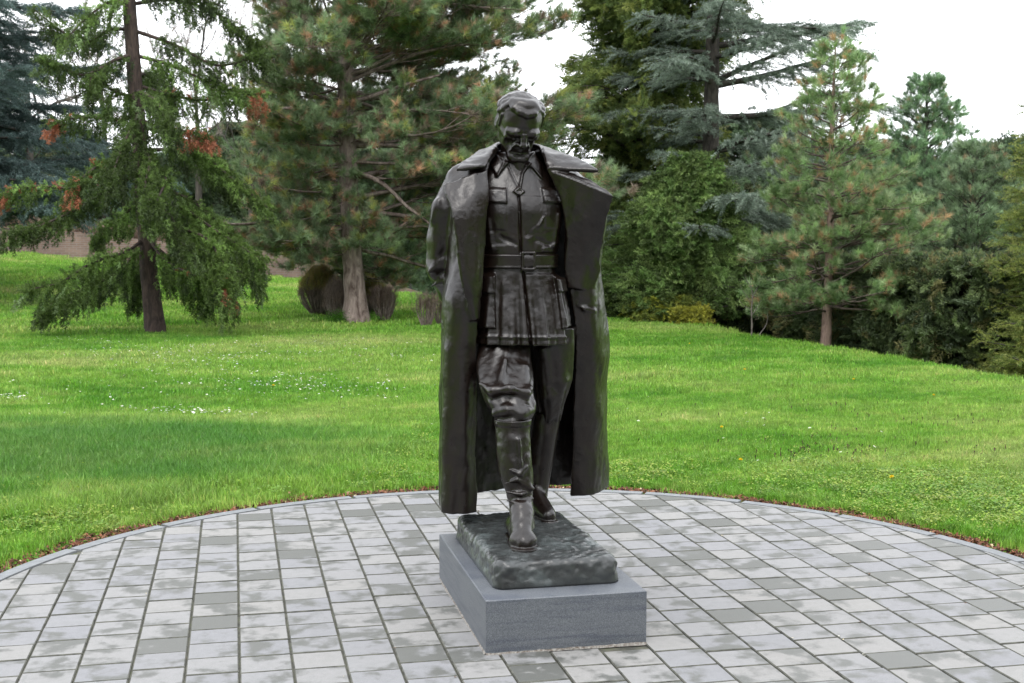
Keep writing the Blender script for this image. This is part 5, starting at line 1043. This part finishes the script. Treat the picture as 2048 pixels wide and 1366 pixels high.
# ------------------------------------------------------------------ ground cover: grass, mulch, flowers, weeds
m, nt, bs = mat('grass_blade'); tcol = lawn_tint(nt); b = nt.nodes.new('ShaderNodeAttribute'); b.attribute_name = 'tint'; a = nt.nodes.new('ShaderNodeAttribute'); a.attribute_type = 'INSTANCER'; a.attribute_name = 'tint'
c1 = mixc(nt, 1, tcol.outputs[0], b.outputs['Color'], 'MULTIPLY'); c2 = mixc(nt, 1, c1.outputs[0], a.outputs['Color'], 'MULTIPLY'); nt.links.new(c2.outputs[0], bs.inputs['Base Color']); bs.inputs['Roughness'].default_value = .42; bs.inputs['Specular IOR Level'].default_value = .4
tr = nt.nodes.new('ShaderNodeBsdfTranslucent'); nt.links.new(c2.outputs[0], tr.inputs['Color']); mx = nt.nodes.new('ShaderNodeMixShader'); mx.inputs[0].default_value = .3
nt.links.new(bs.outputs[0], mx.inputs[1]); nt.links.new(tr.outputs[0], mx.inputs[2]); nt.links.new(mx.outputs[0], nt.nodes['Material Output'].inputs['Surface']); BLADE = m
def blades(nr, n, R, h, w, lean=.5):
    a = nr.uniform(0, 6.283, n); q = np.sqrt(nr.random(n)) * R; cl = nr.normal(0, .02, (n, 2)); B = np.stack([np.cos(a) * q + cl[:, 0], np.sin(a) * q + cl[:, 1], np.full(n, -.006)], 1)
    H = h * nr.uniform(.4, 1.25, n); d = nr.uniform(0, 6.283, n); le = H * lean * np.abs(nr.normal(.5, .4, n)); s = np.stack([np.sin(d + nr.normal(0, .6, n)), np.cos(d), 0 * d], 1) * (w * nr.uniform(.6, 1.3, n) / 2)[:, None]
    L = np.stack([np.cos(d) * le, np.sin(d) * le, 0 * d], 1); M = B + L * .35 + np.stack([0 * d, 0 * d, H * .6], 1); T = B + L + np.stack([0 * d, 0 * d, H], 1)
    V = np.stack([B - s, B + s, M + s * .8, B - s, M + s * .8, M - s * .8, M - s * .8, M + s * .8, T], 1).reshape(-1, 3); t = nr.uniform(.62, 1.35, n); C = np.stack([t * 1.0, t, t * 1.0], 1); yl = nr.random(n) < .06; C[yl] = (2.0, 1.35, 2.2)
    return V, np.repeat(C, 9, 0)
for k in range(4):
    nr = np.random.default_rng(300 + k)
    proto('short_grass', *blades(nr, 620, .26, .042, .0042), BLADE); proto('long_grass', *blades(nr, 480, .24, .085, .0050, .7), BLADE); proto('mid_grass', *blades(nr, 650, .42, .050, .0075), BLADE); proto('far_grass', *blades(nr, 520, .75, .065, .015), BLADE)
    proto('tussock', *blades(nr, 60, .035, .10, .0050, .9), BLADE)
def in_view(n, y0, y1, nr):
    y = y0 + (y1 - y0) * nr.random(n * 2); x = np.array([xof(u, v, 0) for u, v in zip(nr.uniform(-520, 2560, n * 2), y)]); w = np.abs(xof(2110, y0 + 0, 0) - xof(-60, y0, 0)); keep = nr.random(n * 2) < y / y1
    return x[keep], y[keep]
def scatter(name, kind, x, y, S, tint, lean=.05, seed=0, z=None):
    nr = np.random.default_rng(seed); n = len(x); P = np.stack([x, y, terrain(x, y)], 1); D = np.stack([nr.normal(0, lean, n), nr.normal(0, lean, n), np.ones(n)], 1); return instancer(name, kind, P, D, S, tint, None, None)
def lush(x, y): return ((x - LUSH[0]) / LUSH[2]) ** 2 + ((y - LUSH[1]) / LUSH[3]) ** 2
nr = np.random.default_rng(9)
def gcol(n, v=.08): return 1 + nr.normal(0, v, (n, 1)) * np.ones((1, 3))
labels = {}
x, y = in_view(6900, 5.0, 12.6, nr); d = np.hypot(x - PCX, y - PCY); ok = d > PR + .26 + .05 * vnoise(np.stack([x, y, 0 * x], 1), .4, 2); x, y = x[ok], y[ok]; lg = lush(x, y) + .5 * vnoise(np.stack([x, y, 0 * x], 1), .5, 8) < 1.0
o = scatter('lawn_grass', 'short_grass', x[~lg], y[~lg], nr.uniform(.8, 1.2, (~lg).sum()), gcol((~lg).sum()), seed=1); tag(o, 'short spring grass next to the paved circle')
o = scatter('lush_grass', 'long_grass', x[lg], y[lg], nr.uniform(.75, 1.15, lg.sum()), gcol(lg.sum()), seed=2); tag(o, 'longer blue-green grass patch left of the statue')
x, y = in_view(3700, 12.2, 22, nr); ok = x < crest(y) + 1.0; x, y = x[ok], y[ok]; o = scatter('lawn_grass', 'mid_grass', x, y, nr.uniform(.8, 1.2, len(x)), gcol(len(x)), seed=3); tag(o, 'grass of the middle lawn')
x, y = in_view(3500, 21.5, 46, nr); ok = x < crest(y) + 1.0; x, y = x[ok], y[ok]; o = scatter('lawn_grass', 'far_grass', x, y, nr.uniform(.8, 1.2, len(x)), gcol(len(x)), seed=4); tag(o, 'grass of the far lawn up to the brick wall')
# tussocks hanging over the kerb and in the turf
a = nr.uniform(-.3, 3.5, 900); r = PR + .12 + np.abs(nr.normal(0, .16, 900)); x, y = PCX + r * np.cos(a), PCY + r * np.sin(a); x2, y2 = in_view(2200, 7.3, 13, nr); ok = np.hypot(x2 - PCX, y2 - PCY) > PR + .25; x = np.concatenate([x, x2[ok]]); y = np.concatenate([y, y2[ok]])
o = scatter('grass_tussocks', 'tussock', x, y, nr.uniform(.35, .8, len(x)) * np.where(lush(x, y) < 1, 1.3, .8), gcol(len(x), .15), .15, 5); tag(o, 'loose grass tufts along the kerb and through the lawn')
# mulch of bark and dead leaves outside the kerb
def chip(nr):
    n = 7; a = np.sort(nr.uniform(0, 6.283, n)); P = np.stack([np.cos(a) * .018, np.sin(a) * .010, nr.normal(0, .003, n)], 1); c = np.array([0, 0, .004]); V = np.concatenate([np.stack([c, P[i], P[(i + 1) % n]]) for i in range(n)]); return V, np.ones((len(V), 3))
DRY = tint_mat('dry_litter', .05, .8, .2)
for k in range(4): proto('chip', *chip(np.random.default_rng(400 + k)), DRY)
def ring(n, wfun, amin, amax, seed):
    nr = np.random.default_rng(seed); a = nr.uniform(amin, amax, n); r = PR + .005 + np.abs(nr.normal(0, 1, n)) * wfun(a); return PCX + r * np.cos(a), PCY + r * np.sin(a), nr
x, y, n2 = ring(9000, lambda a: .05 + .08 * np.clip((a - 1.7) / .8, 0, 1) + .03 * np.sin(a * 9) ** 2, -.6, 4.0, 77); n = len(x)
ok = np.hypot(x - PCX, y - PCY) < PR + .34; x, y = x[ok], y[ok]; n = len(x); P = np.stack([x, y, np.full(n, -.012) + n2.uniform(0, .016, n)], 1); D = np.stack([n2.normal(0, .45, n), n2.normal(0, .45, n), np.ones(n)], 1)
tag(instancer('bark_mulch', 'chip', P, D, n2.uniform(.4, 1.15, n), jitter_col(n2, n, [(.16, .065, .035), (.10, .045, .028), (.24, .12, .07), (.06, .035, .025), (.45, .36, .22)], (4, 4, 2, 2, .25), .15)), 'reddish brown bark mulch and dead leaves in the strip outside the kerb')
# fallen litter on the lawn and pavers
x, y = in_view(500, 7.6, 13, nr); ok = np.hypot(x - PCX, y - PCY) > PR; x, y = x[ok], y[ok]; n = len(x); P = np.stack([x, y, np.full(n, .02)], 1); D = np.stack([nr.normal(0, .8, n), nr.normal(0, .8, n), np.ones(n)], 1)
tag(instancer('leaf_litter', 'chip', P, D, nr.uniform(.3, .9, n), jitter_col(nr, n, [(.22, .13, .07), (.13, .07, .04), (.45, .42, .30)], (3, 3, 1))), 'scattered dead leaves lying in the lawn')
nj = 90; x = PX0 + nr.integers(-4, 22, nj) * PW + nr.normal(0, .01, nj); y = nr.uniform(4.2, 7.6, nj); ok = (np.hypot(x - PCX, y - PCY) < 2.5) & ~((x > .9) & (x < 1.6) & (y > 4.58) & (y < 5.75)); x, y = x[ok], y[ok]; n = len(x); P = np.stack([x, y, np.full(n, .003)], 1)
tag(instancer('joint_litter', 'chip', P, np.tile([[.1, .1, 1.]], (n, 1)), nr.uniform(.15, .5, n), jitter_col(nr, n, [(.5, .44, .3), (.14, .08, .05), (.6, .58, .5)], (2, 2, 1))), 'pale grit and seed husks lying in the paver joints')
# small flowers
def daisy(nr, R=.010, h=.055, k=9):
    V = []; C = []; c = np.array([0, 0, h])
    for i in range(k):
        a = 6.283 * i / k; b = a + .42; V += [c, c + (math.cos(a) * R, math.sin(a) * R, .002), c + (math.cos(b) * R, math.sin(b) * R, .002)]; C += [(1, 1, 1)] * 3
    for i in range(6):
        a = 6.283 * i / 6; b = a + 1.05; q = c + (0, 0, .003); V += [q, q + (math.cos(a) * R * .3, math.sin(a) * R * .3, 0), q + (math.cos(b) * R * .3, math.sin(b) * R * .3, 0)]; C += [(1.0, .7, .08)] * 3
    V += [(-.0008, 0, 0), (.0008, 0, 0), c]; C += [(.12, .3, .04)] * 3; return np.array(V), np.array(C)
PETAL = tint_mat('petals', .25, .6)
for k in range(3): proto('daisy', *daisy(np.random.default_rng(500 + k)), PETAL)
fx, fy = [], []
for (u, v, su, sv, n) in ((330, 716, 120, 10, 420), (180, 690, 60, 4, 90), (390, 738, 70, 8, 120), (500, 770, 120, 16, 260), (640, 775, 60, 14, 120), (640, 705, 160, 14, 260), (830, 700, 60, 14, 90), (30, 800, 20, 4, 60), (330, 826, 40, 4, 50), (420, 832, 60, 3, 60), (200, 800, 160, 30, 60), (1400, 820, 260, 60, 30), (760, 790, 60, 20, 40)):
    for _ in range(n):
        g = ground(nr.normal(u, su), nr.normal(v, sv))
        if 8 < g[1] < 30: fx.append(g[0]); fy.append(g[1])
fx, fy = np.array(fx), np.array(fy); cl = jitter_col(nr, len(fx), [(.85, .85, .88), (.55, .55, .80)], (5, 1), .05); tag(scatter('daisies', 'daisy', fx, fy, nr.uniform(.6, 1.3, len(fx)), cl, .25, 6), 'drifts of small white daisies in the left half of the lawn')
# purple-brown dead-nettle spikes in the right half
def spike(nr):
    P = np.zeros((6, 3)); P[:, 2] = np.linspace(.04, .085, 6); V, C = sprays(nr, P, np.repeat([[0, 0, .6]], 6, 0), 5, .014, .006, .9, np.ones((6, 3))); V = np.concatenate([V, [(-.0015, 0, 0), (.0015, 0, 0), (0, 0, .07)]]); return V, np.concatenate([C, np.ones((3, 3)) * .8])
for k in range(3): proto('spike', *spike(np.random.default_rng(600 + k)), LEAF)
fx, fy = [], []
for (u, v, su, sv, n) in ((1630, 900, 60, 14, 55), (1720, 905, 70, 14, 60), (1600, 925, 60, 16, 30), (1960, 915, 60, 10, 30), (1880, 850, 90, 16, 40), (1650, 830, 120, 18, 50), (1850, 770, 120, 10, 60), (1400, 860, 120, 40, 20), (640, 660, 90, 6, 120), (640, 682, 120, 5, 80)):
    for _ in range(n):
        g = ground(nr.normal(u, su), nr.normal(v, sv)); 
        if 8 < g[1] < 26 and g[0] < crest(g[1]): fx.append(g[0]); fy.append(g[1])
fx, fy = np.array(fx), np.array(fy); tag(scatter('dead_nettles', 'spike', fx, fy, nr.uniform(.3, .7, len(fx)), jitter_col(nr, len(fx), [(.10, .035, .05), (.06, .03, .03), (.14, .07, .06)], (2, 2, 1)), .15, 7), 'small purple-brown dead-nettle spikes dotted through the lawn')
# leafy yellow-green weeds
def weed(nr):
    n = 46; P = np.stack([nr.normal(0, .03, n), nr.normal(0, .03, n), nr.uniform(.005, .05, n)], 1); V = []
    for p in P:
        a = nr.uniform(0, 6.283); l = nr.uniform(.006, .012); d = np.array([math.cos(a), math.sin(a), nr.uniform(0, .6)]) * l; s = np.array([-math.sin(a), math.cos(a), 0]) * l * .55; V += [p, p + d * .6 - s, p + d * 1.4, p, p + d * 1.4, p + d * .6 + s]
    V = np.array(V); return V, np.repeat(nr.uniform(.75, 1.25, (n, 1)), 6, 0) * np.ones((1, 3))
for k in range(3): proto('weed', *weed(np.random.default_rng(700 + k)), LEAF)
fx, fy = [], []
for (u, v, su, sv, n) in ((60, 1030, 110, 22, 420), (120, 985, 90, 10, 120), (1880, 1000, 120, 36, 560), (2020, 1010, 60, 26, 220), (1700, 965, 120, 20, 160), (1500, 950, 200, 20, 200), (1260, 950, 40, 10, 50), (760, 950, 90, 14, 160), (830, 890, 60, 20, 80), (340, 935, 250, 50, 160), (1000, 960, 60, 8, 20)):
    for _ in range(n):
        g = ground(nr.normal(u, su), nr.normal(v, sv))
        if g[2] == 0 and math.hypot(g[0] - PCX, g[1] - PCY) > PR + .12 and 4 < g[1] < 14: fx.append(g[0]); fy.append(g[1])
fx, fy = np.array(fx), np.array(fy); tag(scatter('leafy_weeds', 'weed', fx, fy, nr.uniform(.7, 1.5, len(fx)), jitter_col(nr, len(fx), [(.20, .30, .03), (.13, .25, .03), (.26, .32, .05)], (2, 2, 1)), .15, 8), 'yellow-green leafy weeds in patches at both lower corners of the lawn')
# dandelions
m, nt, bs = mat('dandelion_yellow'); bs.inputs['Base Color'].default_value = (.80, .58, .01, 1); bs.inputs['Roughness'].default_value = .7; YEL = m
m, nt, bs = mat('stem_green'); bs.inputs['Base Color'].default_value = (.12, .22, .04, 1); STEM = m
for i, (u, v, lab) in enumerate(((1783, 968, 'large yellow dandelion nearest the kerb on the right'), (1481, 931, 'yellow dandelion in the grass nearest the statue coat on the right'), (1443, 867, 'yellow dandelion above and left of the one nearest the coat'), (1489, 752, 'small dandelion high on the lawn right of the statue'),
                                 (1707, 772, 'small dandelion among nettle spikes near the crest'), (1867, 802, 'small dandelion nearest the right edge of the lawn'), (1379, 692, 'tiny farthest dandelion near the golden shrub'), (547, 775, 'small yellow dandelion among the daisies on the left'))):
    g = ground(u, v + 4); t_ = empty('dandelion', (g[0], g[1], 0), lab, 'flower', 'dandelions in the lawn'); z = float(terrain(np.array(g[0]), np.array(g[1]))); r = .017 if i == 0 else .014
    nd = np.random.default_rng(800 + i); th = nd.uniform(0, 6.283, 60); ph = nd.uniform(0, 1.35, 60); D = np.stack([np.cos(th) * np.sin(ph), np.sin(th) * np.sin(ph), np.cos(ph) + .1], 1); c = np.array([g[0], g[1], z + .062]); s = np.cross(D, nd.normal(size=D.shape)); s /= np.linalg.norm(s, axis=1, keepdims=True)
    V = np.stack([c + 0 * D, c + D * r - s * r * .22, c + D * r + s * r * .22], 1).reshape(-1, 3); link('flower_head', np_mesh('flower_head', V, np.arange(180).reshape(-1, 3)), YEL, t_)
    V, Q = tubes([(np.array([(g[0], g[1], z), (g[0], g[1], z + .03), (g[0], g[1], z + .062)]), [.002, .002, .002])], 5); link('stem', np_mesh('stem', V, Q), STEM, t_)
# dry grass fringe above the far wall, ivy at the foot of the pine
xs_ = nr.uniform(-15.5, -1.0, 2600); ys_ = 46.3 - 1.14 * np.maximum(0, xs_ + 2); zs_ = terrain(xs_, ys_) + .8; P = np.stack([xs_, ys_ + nr.uniform(0, .5, 2600), zs_], 1); D = np.stack([nr.normal(0, .08, 2600), nr.normal(0, .08, 2600), np.ones(2600)], 1)
tag(instancer('dry_hedge', 'twig', P, D, nr.uniform(.8, 1.25, 2600), jitter_col(nr, 2600, [(.24, .17, .13), (.17, .12, .10), (.30, .22, .17)], (2, 2, 1))), 'fringe of dry brown stalks rising above the far brick wall')
g = ground(700, 646); n = 260; P = np.stack([g[0] + nr.normal(-.05, .22, n), g[1] - .28 + nr.normal(0, .10, n), np.abs(nr.normal(.02, .07, n))], 1); o = instancer('ivy_clump', 'weed', P, nr.normal(0, .5, (n, 3)) + (0, 0, 1), nr.uniform(1.2, 2.4, n), jitter_col(nr, n, [(.08, .22, .02), (.05, .13, .02)], (2, 1)))
tag(o, 'bright green ground ivy at the foot of the big pine trunk')
